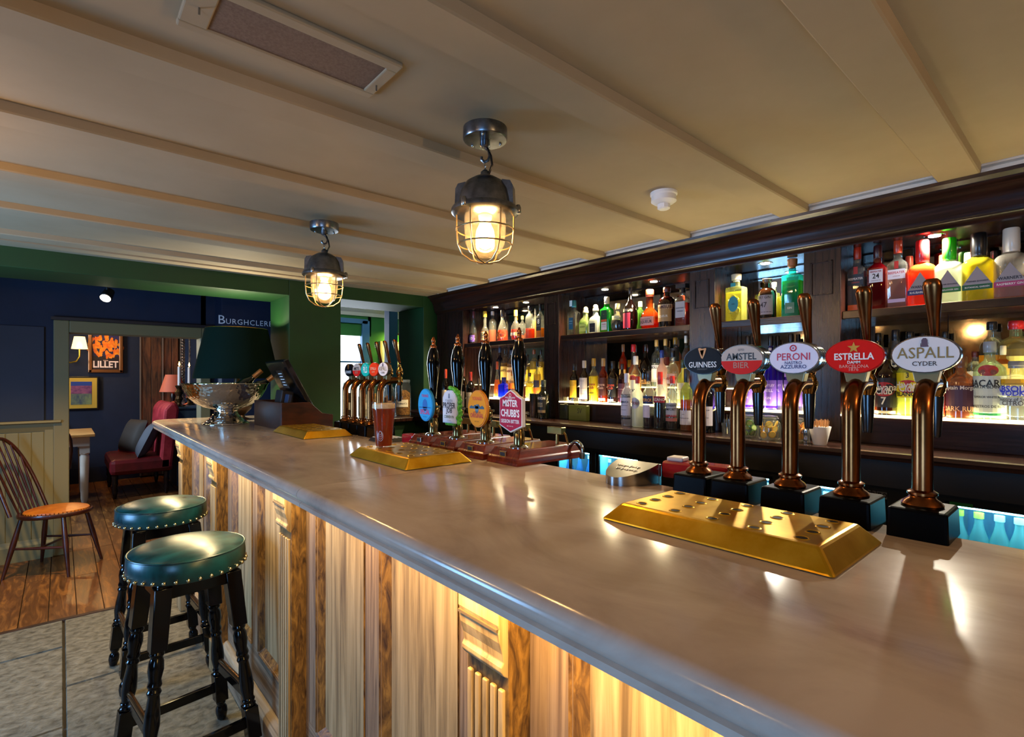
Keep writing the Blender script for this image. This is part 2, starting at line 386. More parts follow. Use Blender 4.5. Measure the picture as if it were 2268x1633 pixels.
struct('trim_6', MB().prism([(Yg, zc), (Yg-.02, zc), (Yg-.03, zc+.05), (Yg-.10, zc+.11), (Yg-.10, zc+.16), (Yg, zc+.2)], 1.9, 6, 'x'), WHITE)
struct('ceiling_servery', MB().box(1.9, 6, 4.12, Yg, 2.62, 2.66), WHITE)
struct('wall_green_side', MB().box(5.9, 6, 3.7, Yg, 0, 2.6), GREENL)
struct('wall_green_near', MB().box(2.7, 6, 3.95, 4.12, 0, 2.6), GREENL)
pp = onY(862, 838, 5.4)[0]
struct('trim_7', MB().box(pp, pp+.11, 5.4, 5.52, 0, 2.6), flat('#31507c', .5), bevel=.004)
# framed print and its picture lamp on the green wall
fx0, fx1 = onY(840, 838, Yg)[0], onY(897, 838, Yg)[0]; fz1 = onY(860, 757, Yg)[2]
pr = thing('framed_print', 'pale framed print under a picture lamp on the far green wall', 'picture', (fx0, Yg, fz1-.75))
obj('frame', MB().box(0, fx1-fx0, -.035, 0, 0, .75), flat('#c9b98a', .5), pr, bevel=.004)
obj('print', MB().box(.03, fx1-fx0-.03, -.038, -.034, .03, .72), noisy('#c9ccb8', '#f0efe2', .7, scale=(9, 9, 9)), pr)
obj('picture_lamp', MB().tube([(.1, -.16, .86), (fx1-fx0-.1, -.16, .86)], .02).tube([((fx1-fx0)/2, 0, .9), ((fx1-fx0)/2, -.16, .86)], .008), flat('#a08030', .3, 1), pr, smooth=True)
lamp('picture_lamp_glow', 'AREA', ((fx0+fx1)/2, Yg-.14, fz1+.06), 5, (1, .85, .15), .03, (math.radians(35), 0, 0), .5)
# ================================================================ BAR
bt = thing('marble_counter', 'long grey marble bar top with a rounded moulded edge', 'bar top')
def edge_path(ins):
    """plan outline of the slab, inset by ins; rounded far corner"""
    x0, x1, y0, y1, r = .452+ins, 1.185, -.9, 4.24-ins, .12-min(ins, .1)
    P = [(x1, y0), (x1, y1)]
    P += [(x0+r-r*math.sin(a), y1-r+r*math.cos(a)) for a in [PI/2*k/8 for k in range(9)]]
    P += [(x0, y0)]
    return P
def slab(y0, y1, far):
    m = MB(); prof = [(.020, BAR-.052), (.008, BAR-.050), (.008, BAR-.040), (.014, BAR-.037), (.006, BAR-.032), (0, BAR-.022), (0, BAR-.015), (.004, BAR-.007), (.011, BAR-.002), (.02, BAR)]
    rings = []
    for ins, z in prof:
        if far: P = edge_path(ins); P[0] = (1.185, y0); P[-1] = (.452+ins, y0)
        else: P = [(1.185, y0), (1.185, y1), (.452+ins, y1), (.452+ins, y0)]
        rings.append([(x, y, z) for x, y in P])
    n = len(rings[0]); v = [p for r in rings for p in r]
    f = [tuple(range(n)), tuple(len(v)-1-k for k in range(n))]
    for i in range(len(rings)-1):
        for k in range(n): a, b = i*n+k, i*n+(k+1) % n; f.append((b, a, a+n, b+n))
    return m.add(v, f)
obj('marble_slab', slab(-.9, 1.353, False), MARBLE, bt, smooth=True)
obj('marble_slab', slab(1.3555, 4.24, True), MARBLE, bt, smooth=True)
bf = thing('bar_counter', 'limed oak bar front with fluted pilasters and tall recessed panels', 'bar counter')
FX = .60
obj('backing', MB().box(FX+.025, FX+.045, -.9, 4.12, 0, BAR-.052), OAK, bf)
obj('end_panel', MB().box(FX+.02, 1.14, 4.10, 4.125, 0, BAR-.052), OAK, bf)
obj('inner_side', MB().box(1.12, 1.14, -.9, 4.10, 0, BAR-.052), flat('#0c0a0a', .5), bf)
SX, KX = .553, .531
pil = [yat(px, SX) for px in (405, 480, 645, 1127)]           # near edge of each pilaster front
PW = .115
step = pil[2]-pil[3]
pil.append(pil[3]-step)
cuts = []
for y in pil:
    # pilaster: shaft with flutes, corbel head, side faces of figured oak with their shade put into the brown
    p = obj('pilaster', MB().box(SX, FX+.03, y, y+PW, .14, 1.066), BURR_SHADED, bf, bevel=.002)
    fr = MB()
    for k in range(5):
        a = y+.008+k*.0213; fr.box(SX-.007, SX+.0005, a, a+.0125, .16, .885)
    obj('reeding', fr, OAK, p, bevel=.002)
    prof = [(SX+.002, 1.066), (KX, 1.066), (KX, 1.0), (KX+.003, .992), (KX+.002, .985), (KX+.004, .97), (KX+.010, .95), (KX+.012, .935), (KX+.008, .928), (KX+.008, .92), (KX+.014, .912), (SX+.002, .905)]
    obj('corbel', MB().prism(prof, y+.002, y+PW-.002), OAK, p, bevel=.002)
    obj('corbel_line', MB().box(KX-.0015, KX+.003, y+.004, y+PW-.004, .988, .993), flat('#4a3a2a', .6), p)
    obj('plinth_block', MB().box(SX-.015, FX+.03, y-.008, y+PW+.008, 0, .145), OAK, p, bevel=.004)
obj('base_rail', MB().box(FX-.03, FX+.03, -.9, 4.12, 0, .12), STILEY, bf, bevel=.005)
obj('base_moulding', MB().prism([(FX+.03, .12), (FX-.03, .12), (FX-.022, .138), (FX-.008, .15), (FX+.03, .155)], -.9, 4.12), OAKY, bf)
obj('lower_rail', MB().box(FX, FX+.03, -.9, 4.12, .155, .30), STILEY, bf)
obj('top_rail', MB().box(FX, FX+.03, -.9, 4.12, 1.03, 1.068), OAKY, bf)
for i in range(len(pil)-1):
    a, b = pil[i+1]+PW, pil[i]               # bay between two pilasters
    w_ = b-a; st = .098; pw = (w_-3*st)/2
    for k in range(3):
        y = a+k*(st+pw); obj('stile', MB().box(FX, FX+.03, y, y+st, .30, 1.03), STILE, bf, bevel=.001)
    for k in range(2):
        y0 = a+st+k*(st+pw); y1 = y0+pw
        pn = obj('panel', MB().box(FX+.018, FX+.03, y0, y1, .30, 1.03), OAK, bf)
        ms = MB(); c = .022
        ms.prism([(FX-.004, y0-.006), (FX+.02, y0+c), (FX+.03, y0), (FX+.0, y0-.006)], .30, 1.03, 'z')
        ms.prism([(FX-.004, y1+.006), (FX, y1+.006), (FX+.03, y1), (FX+.02, y1-c)], .30, 1.03, 'z')
        ms.prism([(FX-.004, .294), (FX+.02, .30+c), (FX+.03, .30), (FX, .294)], y0, y1)
        obj('panel_moulding', ms, BURR_SHADED, pn)
# ================================================================ BACK BAR
bb = thing('back_bar', 'dark stained back bar with mirrored bays, shelves and deep cornice', 'back bar')
PX, MX, CT = 2.38, 2.62, 1.145
YA, YB = -.9, 3.69
def ctr(m, *a, **k): return obj(m, *a, **k)
obj('counter_top', MB().prism([(2.13, CT-.028), (2.126, CT-.014), (2.132, CT-.002), (2.15, CT), (2.66, CT), (2.66, CT-.03)], YA, YB), DARKWOODY, bb)
obj('counter_underside', MB().box(2.17, 2.64, YA, YB, 1.02, CT-.03), flat('#0a0606', .4), bb)
PIL = [(yat(1025, PX), YB), (yat(1238, PX), yat(1205, PX)), (yat(1583, PX), yat(1527, PX)), (yat(1862, PX), yat(1780, PX)), (-.9, -.35)]
for a, b in PIL:
    p = obj('pilaster', MB().box(PX, 2.655, a, b, CT, 1.94), DARKWOOD, bb, bevel=.002)
    if b-a < .3:
        m = MB(); zz = (1.745, 1.885); g = .028; t = .006
        y0, y1 = a+g, b-g
        m.box(PX-.005, PX+.001, y0, y1, zz[0], zz[0]+t).box(PX-.005, PX+.001, y0, y1, zz[1]-t, zz[1]).box(PX-.005, PX+.001, y0, y0+t, zz[0], zz[1]).box(PX-.005, PX+.001, y1-t, y1, zz[0], zz[1])
        obj('panel_bead', m, DARKWOOD, p, bevel=.0015)
BAYS = [(PIL[i+1][1], PIL[i][0]) for i in range(4)]
obj('niche_soffit', MB().box(PX+.0, 2.655, YA, YB, 1.935, 1.96), DARKWOODY, bb)
cor = [(2.40, 1.93), (2.372, 1.93), (2.368, 1.942), (2.357, 1.95), (2.357, 1.962), (2.35, 1.972), (2.345, 2.0), (2.33, 2.03), (2.312, 2.045), (2.308, 2.056), (2.29, 2.066), (2.288, 2.078), (2.40, 2.078)]
obj('cornice', MB().prism(cor, YA, YB), DARKWOODY, bb, smooth=True)
obj('back_board', MB().box(2.632, 2.655, YA, YB, CT, 1.95), DARKWOOD, bb)
LITSTRIP = glow('#ffe9a8', 5.5)
for i, (a, b) in enumerate(BAYS):
    n = 4 if i in (1, 3) else 3
    js = {1: [yat(1297, MX), yat(1400, MX)], 2: [yat(1642, MX)], 3: [yat(1910, MX), yat(2100, MX)], 0: [yat(1110, MX)]}[i]
    ed = [a]+sorted(js)+[b]
    for y0, y1 in zip(ed, ed[1:]):
        obj('mirror_panel', MB().box(MX, MX+.006, y0+.0015, y1-.0015, CT, 1.66), MIRROR, bb)
        obj('mirror_panel', MB().box(MX, MX+.006, y0+.0015, y1-.0015, 1.69, 1.93), MIRROR, bb)
    obj('shelf', MB().box(PX+.015, MX, a, b, 1.640, 1.672), DARKWOODY, bb, bevel=.003)
    obj('riser', MB().box(2.385, 2.63, a, b, CT, 1.248), DARKWOODY, bb, bevel=.002)
    obj('lit_shelf_edge', MB().box(2.378, 2.50, a, b, 1.248, 1.255), LITSTRIP, bb)
    obj('back_step', MB().box(2.50, MX, a, b, 1.248, 1.345), DARKWOODY, bb, bevel=.002)
    obj('lit_back_step', MB().box(2.496, MX, a, b, 1.345, 1.351), glow('#ffe9a8', 3.0), bb)
DL = [(onX(2070, 515, 2.47)), onX(1695, 577, 2.47), onX(1448, 622, 2.47), onX(1340, 640, 2.47), onX(1098, 683, 2.47), onX(1165, 667, 2.47)]
for i, q in enumerate(DL):
    y = q[1]
    warm = i > 1
    t = thing('recessed_downlight', 'small recessed spotlight '+['above the large gin bottles at the right end', 'above the three bottles of the narrow bay', 'at the right side of the second bay from the left', 'at the left side of the second bay from the left', 'at the left side of the leftmost shelf bay', 'at the right side of the leftmost shelf bay'][i], 'light', (2.47, y, 1.935))
    obj('bezel', MB().lathe([(.020, -.001), (.030, -.002), (.032, -.0005), (.032, .0)], 24), CHROME, t, smooth=True)
    obj('bulb_face', MB().lathe([(.019, -.0035), (.019, -.001)], 20), glow('#fff0cf' if warm else '#fff8ea', 22), t)
    lamp('downlight_beam', 'SPOT', (2.44, y, 1.925), 80 if i == 0 else 38, (1, .78, .45) if warm else (1, .9, .72), .012, (0, 0, 0), spot=math.radians(150))
# LED strip lighting the bottles on the lower steps
for a, b in BAYS:
    lamp('shelf_strip_glow', 'AREA', (2.42, (a+b)/2, 1.262), 4.5, (1, .86, .5), .03, (PI, 0, 0), (b-a)*.9)
# fridges below
FR = [(2.214, 1.938, 'first glass fridge from the left, beside the beer engine'), (1.895, 1.607, 'glass fridge behind the curved metal holder'), (1.237, .937, 'glass fridge between the first and third beer taps'), (.846, .532, 'glass fridge with the grey sticker on its door'), (.358, -.20, 'rightmost glass fridge full of tonic bottles')]
kk = flat('#060607', .35)
obj('fridge_surround', MB().box(2.26, 2.30, YA, YB, .985, 1.03).box(2.29, 2.64, YA, YB, 0, .12), kk, bb)
edges = [YB]+[v for f in FR for v in f[:2]]+[YA]
for i in range(0, len(edges), 2):
    obj('front_panel', MB().box(2.28, 2.60, edges[i+1]+.004, edges[i]-.004, .10, .99), kk, bb, bevel=.003)
for a, b, lb in FR:
    t = thing('bottle_fridge', 'black '+lb, 'fridge', (2.3, b, .10))
    w_ = a-b
    bx = MB().box(.30, .32, 0, w_, 0, .885).box(0, .32, 0, .012, 0, .885).box(0, .32, w_-.012, w_, 0, .885).box(0, .32, 0, w_, 0, .02).box(0, .32, 0, w_, .875, .885)
    obj('cabinet', bx, flat('#5f9fb8', .5), t)
    obj('door_frame', MB().box(-.012, 0, 0, .014, 0, .885).box(-.012, 0, w_-.014, w_, 0, .885).box(-.012, 0, 0, w_, .868, .885).box(-.012, 0, 0, w_, 0, .03), kk, t)
    obj('glass_door', MB().box(-.008, -.005, .014, w_-.014, .03, .868), tinted('#e4fbff', .02, .03, .05), t)
    obj('shelf', MB().box(.02, .29, .014, w_-.014, .588, .594), STEEL, t)
    obj('light_tube', MB().tube([(.02, .02, .862), (.02, w_-.02, .862)], .006), glow('#a8f4ff', 22), t)
    lamp('fridge_glow', 'AREA', (2.33, (a+b)/2, .972), 2.0, (.42, .88, 1), .05, (0, math.radians(25), 0), w_*.85)
    obj('mesh_back', MB().box(.295, .299, .012, w_-.012, .02, .87), noisy('#0f86c8', '#4ad0ec', .5, scale=(12, 12, 3)), t)
# ================================================================ ON THE BAR
def beer_tap(y, label, group, badge, X=1.16, first=None):
    t = thing('beer_tap', label, 'beer tap', (X, y, BAR), 0, group)
    def part(key, f):
        if first and key in first: o = first[key].copy(); COL.objects.link(o); o.parent = t; return o
        return f()
    ps = {}
    ps['base'] = part('base', lambda: obj('base_block', MB().frust(-.048, .06, -.044, .044, -.004, .052, .002), flat('#030304', .35, spec=.06), t, bevel=.005))
    path = [(0, 0, .05+k*.0275) for k in range(7)]
    R = .055; path += [(R-R*math.cos(a), 0, .215+R*math.sin(a)) for a in [PI/2*k/8 for k in range(1, 9)]]+[(.085, 0, .27)]
    ps['pipe'] = part('pipe', lambda: obj('swan_neck_pipe', MB().tube(path, .0158, 16), BRONZE, t, smooth=True))
    ps['collar'] = part('collar', lambda: obj('collar', MB().lathe([(.030, .051), (.031, .056), (.027, .062), (.021, .066), (.019, .070), (.0225, .073), (.0225, .077), (.0165, .081)], 24), BRONZE, t, smooth=True))
    m = MB().lathe([(.012, -.025), (.0125, -.02), (.016, -.012), (.0175, 0), (.016, .012), (.012, .02), (.015, .028), (.0175, .036), (.0165, .05), (.013, .058), (.009, .064), (.007, .08)], 18, (.105, 0, .268))
    m.tube([(.083, 0, .27), (.105, 0, .27)], [.0125, .012], 14)
    m.tube([(.105, -.018, .268), (.105, .018, .268)], .006, 10)
    ps['tap'] = part('tap', lambda: obj('tap_body', m, flat('#9c7a45', .12, 1), t, smooth=True))
    ps['spout'] = part('spout', lambda: obj('spout', MB().lathe([(.008, -.078), (.009, -.074), (.0125, -.02), (.0135, 0)], 14, (.105, 0, .245)), BLACK, t, smooth=True))
    def hd():
        v = MB(); P = [(.355, .0065, .0065), (.37, .0075, .0075), (.40, .0095, .008), (.43, .0125, .0085), (.452, .0145, .009), (.462, .013, .0085), (.467, .008, .005)]
        rings = []
        for z, ry, rx in P:
            s = (z-.355)/.115
            rings.append([(.105-.030*s+rx*math.cos(2*PI*k/14), ry*1.05*math.sin(2*PI*k/14), z) for k in range(14)])
        vv = [p for r in rings for p in r]; f = [tuple(range(13, -1, -1)), tuple(len(vv)-14+k for k in range(14))]
        for i in range(len(rings)-1):
            for k in range(14): a, b = i*14+k, i*14+(k+1) % 14; f.append((a, b, b+14, a+14))
        return obj('handle', v.add(vv, f), BRONZE, t, smooth=True)
    ps['handle'] = part('handle', hd)
    col, rim, thick, marks = badge
    zc = .323; a_, b_ = .051, .034; BO = .040
    bd = obj('badge', disc(MB(), BO-.022, a_, b_, thick, 32, 0, zc), flat(rim, .2, .9 if rim in ('#b9b9b4', '#8f8a80') else 0, .3), t, smooth=True)
    if thick > .02:
        rr = MB()
        for q in range(3): disc(rr, BO-.010+q*.011, a_*1.035, b_*1.05, .006, 32, 0, zc)
        obj('rim_ribs', rr, CHROME, bd, smooth=True)
    obj('badge_neck', MB().frust(BO-.014, BO+.008, -.016, .016, .272, .30, -.001, -.006), flat('#8d7d55', .3, .3), bd, bevel=.002)
    obj('face', disc(MB(), BO-.0235, a_*.95, b_*.94, .002, 32, 0, zc), flat(col, .4, spec=.12), bd, smooth=True)
    for mk in marks:
        k = mk[0]
        if k == 't': _, s, wd, v0, c, bo = mk[:6]; letters('lettering', s, flat(c, .4), bd, negX(BO-.0242), wd, bo, 0, zc+v0, *(mk[6:] or (1,)))
        elif k == 'half':
            pts = [(a_*.93*math.cos(q), b_*.92*math.sin(q)) for q in [-PI+PI*j/20 for j in range(21)]]
            obj('colour_band', MB().add([(BO-.0239, -y_, zc-.003+z_) for y_, z_ in pts], [tuple(range(21))]), flat(mk[1], .4, spec=.12), bd)
        elif k == 'poly':
            obj('emblem', MB().add([(BO-.0244, -u, zc+v) for u, v in mk[2]], [tuple(range(len(mk[2])))]), flat(mk[1], .35, mk[3] if len(mk) > 3 else 0), bd)
        elif k == 'ring':
            obj('emblem_ring', MB().tube([(BO-.0242, -(mk[2]+mk[4]*math.cos(2*PI*j/20)), zc+mk[3]+mk[4]*math.sin(2*PI*j/20)) for j in range(21)], mk[5], 4, False), flat(mk[1], .4), bd)
    return t, ps
def star(r, cu=0, cv=0):
    return [(cu+(r if k % 2 == 0 else r*.4)*math.sin(PI*k/5), cv+(r if k % 2 == 0 else r*.4)*math.cos(PI*k/5)) for k in range(10)]
HARP = [(-.011, .029), (-.007, .031), (0, .0285), (.009, .030), (.0105, .028), (.006, .014), (.001, .004), (-.003, .006), (-.0075, .018)]
B_G = ('#0a0a0d', '#15151a', .012, [('t', 'GUINNESS', .072, -.010, '#e8e6e0', .01, 1.25), ('poly', '#b5793a', HARP, .2), ('poly', '#15120e', [(-.006, .0245), (.0045, .0255), (.0005, .009), (-.004, .017)]), ('t', 'DRAUGHT', .026, -.021, '#5a564c', 0)])
B_A = ('#bfb2a4', '#b9b9b4', .034, [('half', '#d2241c'), ('t', 'AMSTEL', .070, .007, '#15110f', .015, 1.1), ('t', 'BIER', .036, -.013, '#b07a62', .01), ('t', 'ESTD', .014, .022, '#5a4a40', 0)])
B_P = ('#e6e0ea', '#b9b9b4', .034, [('t', 'PERONI', .066, .003, '#c8324a', .01, 1.1), ('t', 'NASTRO', .034, -.0100, '#2a2c6a', .01), ('t', 'AZZURRO', .052, -.0185, '#2a2c6a', .01), ('ring', '#c8324a', 0, .021, .006, .0012), ('poly', '#c8324a', star(.003, 0, .021))])
B_E = ('#e01a12', '#c01510', .010, [('t', 'ESTRELLA', .068, .0, '#f3ecdf', .025, 1.15), ('t', 'DAMM', .022, -.0115, '#f3ecdf', .02), ('t', 'BARCELONA', .050, -.0195, '#e7a08a', .005), ('t', '1876', .016, -.0255, '#e7a08a', 0), ('poly', '#c99a3c', star(.0115, 0, .017), .3)])
B_C = ('#e6dcd3', '#8f8a80', .014, [('t', 'ASPALL', .082, .003, '#8f743a', .005, 1.15), ('t', 'CYDER', .036, -.0165, '#3c3026', .01), ('t', 'EST', .012, .0175, '#4a4038', 0), ('poly', '#5d4a58', [(-.006, .0135), (.006, .0135), (.0045, .019), (.0045, .026), (.002, .0295), (-.002, .0295), (-.0045, .026), (-.0045, .019)])])
near = [(1548, B_G, 'bronze beer tap with a black oval badge reading GUINNESS, farthest of the near row'), (1634, B_A, 'bronze beer tap with a grey and red badge reading AMSTEL BIER'),
        (1750, B_P, 'bronze beer tap with a white oval badge reading PERONI'), (1885, B_E, 'bronze beer tap with a bright red oval badge reading ESTRELLA'), (2043, B_C, 'bronze beer tap with a cream oval badge reading ASPALL CYDER, nearest the viewer')]
PS = None
for px, bd, lb in near:
    t, ps = beer_tap(yat(px, 1.16), lb, 'near row of five beer taps behind the large brass tray', bd, first=PS)
    PS = PS or ps
F_P = ('#19b8a4', '#19b8a4', .01, [('t', 'PILS', .045, 0, '#e8f4ee', .02, 1.6), ('t', 'PURE', .02, .022, '#e8f4ee', 0)])
F_O = ('#e8401c', '#c9341a', .01, [('t', 'ESTRELLA', .06, .004, '#f3c9a0', .01, 1.25), ('t', 'DAMM', .03, -.012, '#f3c9a0', 0)])
far = [(765, B_G, 'far row bronze beer tap with a black badge, leftmost of that row'), (783, B_A, 'far row bronze beer tap with a grey and red badge'), (802, F_P, 'far row bronze beer tap with a turquoise badge'),
       (820, F_O, 'far row bronze beer tap with an orange red badge'), (841, B_C, 'far row bronze beer tap with a white badge, partly behind the pint glass')]
for px, bd, lb in far:
    beer_tap(yat(px, 1.14), lb, 'far row of five beer taps between the till and the pint glass', bd, X=1.14, first=PS)
# hand pumps
def hand_pump(y, label, clip):
    t = thing('hand_pump', label, 'hand pump', (1.148, y, BAR), 0, 'four hand pumps on the beer engines')
    hw = .083
    m = MB()
    prof = [(-hw, 0), (-hw+.004, .008), (-hw+.004, .02), (-hw+.010, .026), (-hw+.022, .046), (-hw+.026, .05)]
    v = []; f = []
    for d, z in prof:
        i = d+hw
        v += [(-.066+i, -hw+.018+i*.6, z), (.245-i, -hw+.018+i*.6, z), (.245-i, hw+.012-i*.6, z), (-.066+i, hw+.012-i*.6, z)]
    n = len(prof)
    for k in range(n-1):
        for q in range(4): a, b = k*4+q, k*4+(q+1) % 4; f.append((a, b, b+4, a+4))
    f += [(3, 2, 1, 0), tuple(4*(n-1)+q for q in range(4))]
    obj('wooden_base', m.add(v, f), MAHOG, t, bevel=.002)
    pl = obj('maker_plate', MB().box(-.059, -.052, .002, .032, .022, .042).xf(Matrix.Translation((0, 0, 0))), CHROME, t, bevel=.001)
    obj('plate_centre', MB().box(-.0595, -.058, .005, .029, .026, .038), INK, pl)
    obj('foot_flange', MB().lathe([(.032, .048), (.032, .053), (.026, .058), (.019, .060)], 24), CHROME, t, smooth=True)
    obj('cylinder', MB().lathe([(.0185, .058), (.0185, .098), (.016, .102), (.016, .118), (.021, .122), (.024, .135), (.024, .16), (.019, .166), (.016, .178), (.012, .182)], 22), flat('#8a7248', .18, 1), t, smooth=True)
    obj('cross_pin', MB().tube([(0, -.045, .165), (0, .045, .165)], .005, 10).tube([(0, .04, .165), (.02, .05, .14), (.03, .05, .09)], .0035, 8), CHROME, t, smooth=True)
    obj('handle', MB().lathe([(.0105, .178), (.0135, .185), (.0125, .20), (.0145, .235), (.019, .275), (.0245, .315), (.0262, .34), (.0245, .362), (.019, .388), (.0135, .402), (.0125, .405)], 24), flat('#020203', .1, spec=.35), t, smooth=True)
    obj('finial', MB().lathe([(.0135, .403), (.0142, .408), (.0125, .412), (.007, .416), (.008, .421), (.006, .425), (.0085, .430), (.0088, .436), (.005, .441), (.004, .446), (.002, .449)], 18), COPPER, t, smooth=True)
    sp = MB().box(.150, .172, -.05, .02, .085, .11).tube([(.161, -.02, .05), (.161, -.02, .09)], .006, 8).tube([(.161, -.04, .10), (.165, -.055, .085), (.175, -.058, .05)], .004, 8)
    obj('rear_bracket', sp, flat('#a8894e', .2, 1), t, bevel=.002)
    c = clip(t); return t
def clip_part(t, poly, th, face, rim, inset=.93):
    """shaped clip facing -X, hung in front of the cylinder; poly in (u, v) about its centre"""
    cx, cz = -.038, .172
    P = [(-u, cz+v) for u, v in poly]
    b = obj('pump_clip', MB().prism(P, cx, cx+th, 'x'), flat(rim, .35), t)
    P2 = [(-u*inset, cz+v*inset) for u, v in poly]
    obj('clip_face', MB().prism(P2, cx-.002, cx+.001, 'x'), flat(face, .5, spec=.2), b)
    f = lambda u, v: (cx-.0026, -u, cz+v)
    return b, f
def ell(a, b, n=30): return [(a*math.cos(2*PI*k/n), b*math.sin(2*PI*k/n)) for k in range(n)]
def shape(b, f, pts, col, name='emblem'): obj(name, MB().add([f(u, v) for u, v in pts], [tuple(range(len(pts)))]), flat(col, .5), b)
def clipA(t):
    b, f = clip_part(t, ell(.056, .066), .01, '#35a9e0', '#2a93cc')
    shape(b, f, [(x, y) for x, y in ell(.018, .024) if 1], '#2a6fb8'); shape(b, f, [(-.045, -.012), (.045, -.012), (.045, -.008), (-.045, -.008)], '#2a6fb8')
    letters('lettering', 'SPECIAL', flat('#d7487a', .4), b, f, .072, .02, 0, -.028, 1.3); letters('lettering', 'LONDON', flat('#d7487a', .4), b, f, .036, .01, 0, -.017)
    letters('lettering', 'YOUNGS', flat('#d7487a', .4), b, f, .05, .02, 0, .037, 1.3); letters('lettering', 'ALC 4.5%', flat('#1b4f86', .4), b, f, .026, 0, 0, -.047)
def clipB(t):
    poly = [(-.046, -.062), (.046, -.062), (.046, .03), (.036, .05), (.018, .062), (-.014, .062), (-.034, .052), (-.046, .034)]
    b, f = clip_part(t, poly, .018, '#e6e8ec', '#d9dde2')
    h = MB()
    rnd = random.Random(3)
    for k in range(26):
        s = k/25
        if s < .62: u, v = .052, -.06+.1*s/.62
        else: q = (s-.62)/.38; u, v = .052-.06*q, .045+.026*math.sin(q*PI/2)
        h.sphere((-.030+rnd.uniform(-.004, .006), -u+rnd.uniform(-.004, .004), .172+v), .0085, 8, 5)
    for k in range(5): h.sphere((-.03, .03-k*.012, .172-.066), .007, 8, 5)
    obj('green_hop_border', h, noisy('#3c9a1c', '#6fcf3a', .5, scale=(60, 60, 60)), b, smooth=True)
    letters('lettering', 'PROPER', flat('#12100e', .4), b, f, .082, .02, 0, .005, 1.25); letters('lettering', 'JOB', flat('#12100e', .4), b, f, .040, .02, 0, -.017, 1.1)
    letters('lettering', 'CORNISH IPA', flat('#4a6a3a', .4), b, f, .066, .01, 0, -.038, 1.4); letters('lettering', 'ST AUSTELL', flat('#34506a', .4), b, f, .05, 0, 0, .024, 1.1)
    letters('lettering', 'BREWERY', flat('#34506a', .4), b, f, .026, 0, 0, .017); shape(b, f, [(-.005, .032), (.005, .032), (.003, .05), (-.003, .05)], '#6d7c8c'); letters('lettering', 'ALC 4.5% VOL', flat('#333333', .4), b, f, .026, 0, 0, -.052)
def clipC(t):
    b, f = clip_part(t, ell(.056, .066), .01, '#f09a12', '#e08a10')
    shape(b, f, [(-.042, .0), (.042, .0), (.042, .006), (.03, .012), (.02, .007), (.008, .018), (.002, .008), (-.012, .014), (-.02, .008), (-.033, .011), (-.042, .006)], '#33566a')
    shape(b, f, ell(.010, .016)[:30], '#5a7f8c'); letters('lettering', 'ORIGINAL', flat('#c4301c', .4), b, f, .076, .02, 0, -.024, 1.35); letters('lettering', 'LONDON', flat('#c4301c', .4), b, f, .042, .01, 0, -.012)
    letters('lettering', 'YOUNGS', flat('#e2561c', .4), b, f, .056, .02, 0, .036, 1.3); letters('lettering', 'ALC 3.7%', flat('#7a5210', .4), b, f, .026, 0, 0, -.045)
def clipD(t):
    poly = [(0, -.070), (.056, -.048), (.056, .042), (.030, .052), (.020, .060), (0, .070), (-.020, .060), (-.030, .052), (-.056, .042), (-.056, -.048)]
    b, f = clip_part(t, poly, .014, '#b01238', '#e9dfd2', .93)
    W = flat('#f2ece4', .4)
    letters('lettering', 'MISTER', W, b, f, .074, .03, 0, .026, 1.3); letters('lettering', "CHUBB'S", W, b, f, .092, .03, 0, -.006, 1.4); letters('lettering', 'SESSION BITTER', W, b, f, .090, .02, 0, -.033, 1.3)
    letters('lettering', 'WEST BERKSHIRE', W, b, f, .05, .01, 0, .0445); letters('lettering', 'BREWERY', W, b, f, .022, .0, 0, .0395); letters('lettering', 'ABV 3.4% VOL', W, b, f, .032, 0, 0, -.049)
    obj('emblem_ring', MB().tube([f(.0045*math.cos(2*PI*j/16), .0525+.0055*math.sin(2*PI*j/16)) for j in range(17)], .001, 4, False), W, b)
for px, cl, lb in ((960, clipA, 'black handled hand pump with a sky blue oval clip, farthest of the four'), (1014, clipB, 'black handled hand pump with a white clip edged in green hops'), (1076, clipC, 'black handled hand pump with an orange oval clip'), (1150, clipD, 'black handled hand pump with a crimson six sided clip, nearest of the four')):
    hand_pump(yat(px, 1.148), lb, cl)
# brass drip trays
HOLE = {}
def drip_tray(x0, x1, y0, y1, label, h=.034, holes=None):
    t = thing('drip_tray', label, 'drip tray', (x0, y0, BAR), 0, 'three brass drip trays on the bar')
    L = y1-y0; W_ = x1-x0; i = .030
    o = obj('tray_body', MB().frust(0, W_, 0, L, .001, h, i), BRASS, t, bevel=.005)
    for k, (x, y) in enumerate(holes(W_, L)):
        if 'hm' not in HOLE:
            HOLE['hm'] = obj('drain_hole', MB().lathe([(.0085, .0003), (.0085, .0006)], 16), flat('#0a0704', .6), t)
            HOLE['rm'] = obj('hole_rim', MB().lathe([(.0085, .0006), (.0098, .0014), (.0118, .0002)], 18, caps=False), BRASS, HOLE['hm'], smooth=True)
            HOLE['hm'].location = (x, y, h)
        else:
            a = HOLE['hm'].copy(); COL.objects.link(a); a.parent = t; a.location = (x, y, h)
            b = HOLE['rm'].copy(); COL.objects.link(b); b.parent = a
    return t
def H(nx, ny, mx=.055, my=.06, skip=()):
    def g(W_, L):
        for j in range(ny):
            for k in range(nx):
                if (k, j) in skip: continue
                yield mx+(W_-2*mx)*k/(nx-1)+(.0 if j % 2 else -.0), my+(L-2*my)*j/(ny-1)
    return g
drip_tray(.807, 1.048, .246, .66, 'large brass drip tray in front of the near row of beer taps', holes=H(4, 5, .052, .062))
drip_tray(.78, 1.035, 1.385, 1.797, 'brass drip tray with the pint of beer standing on it', holes=H(4, 5, .055, .062))
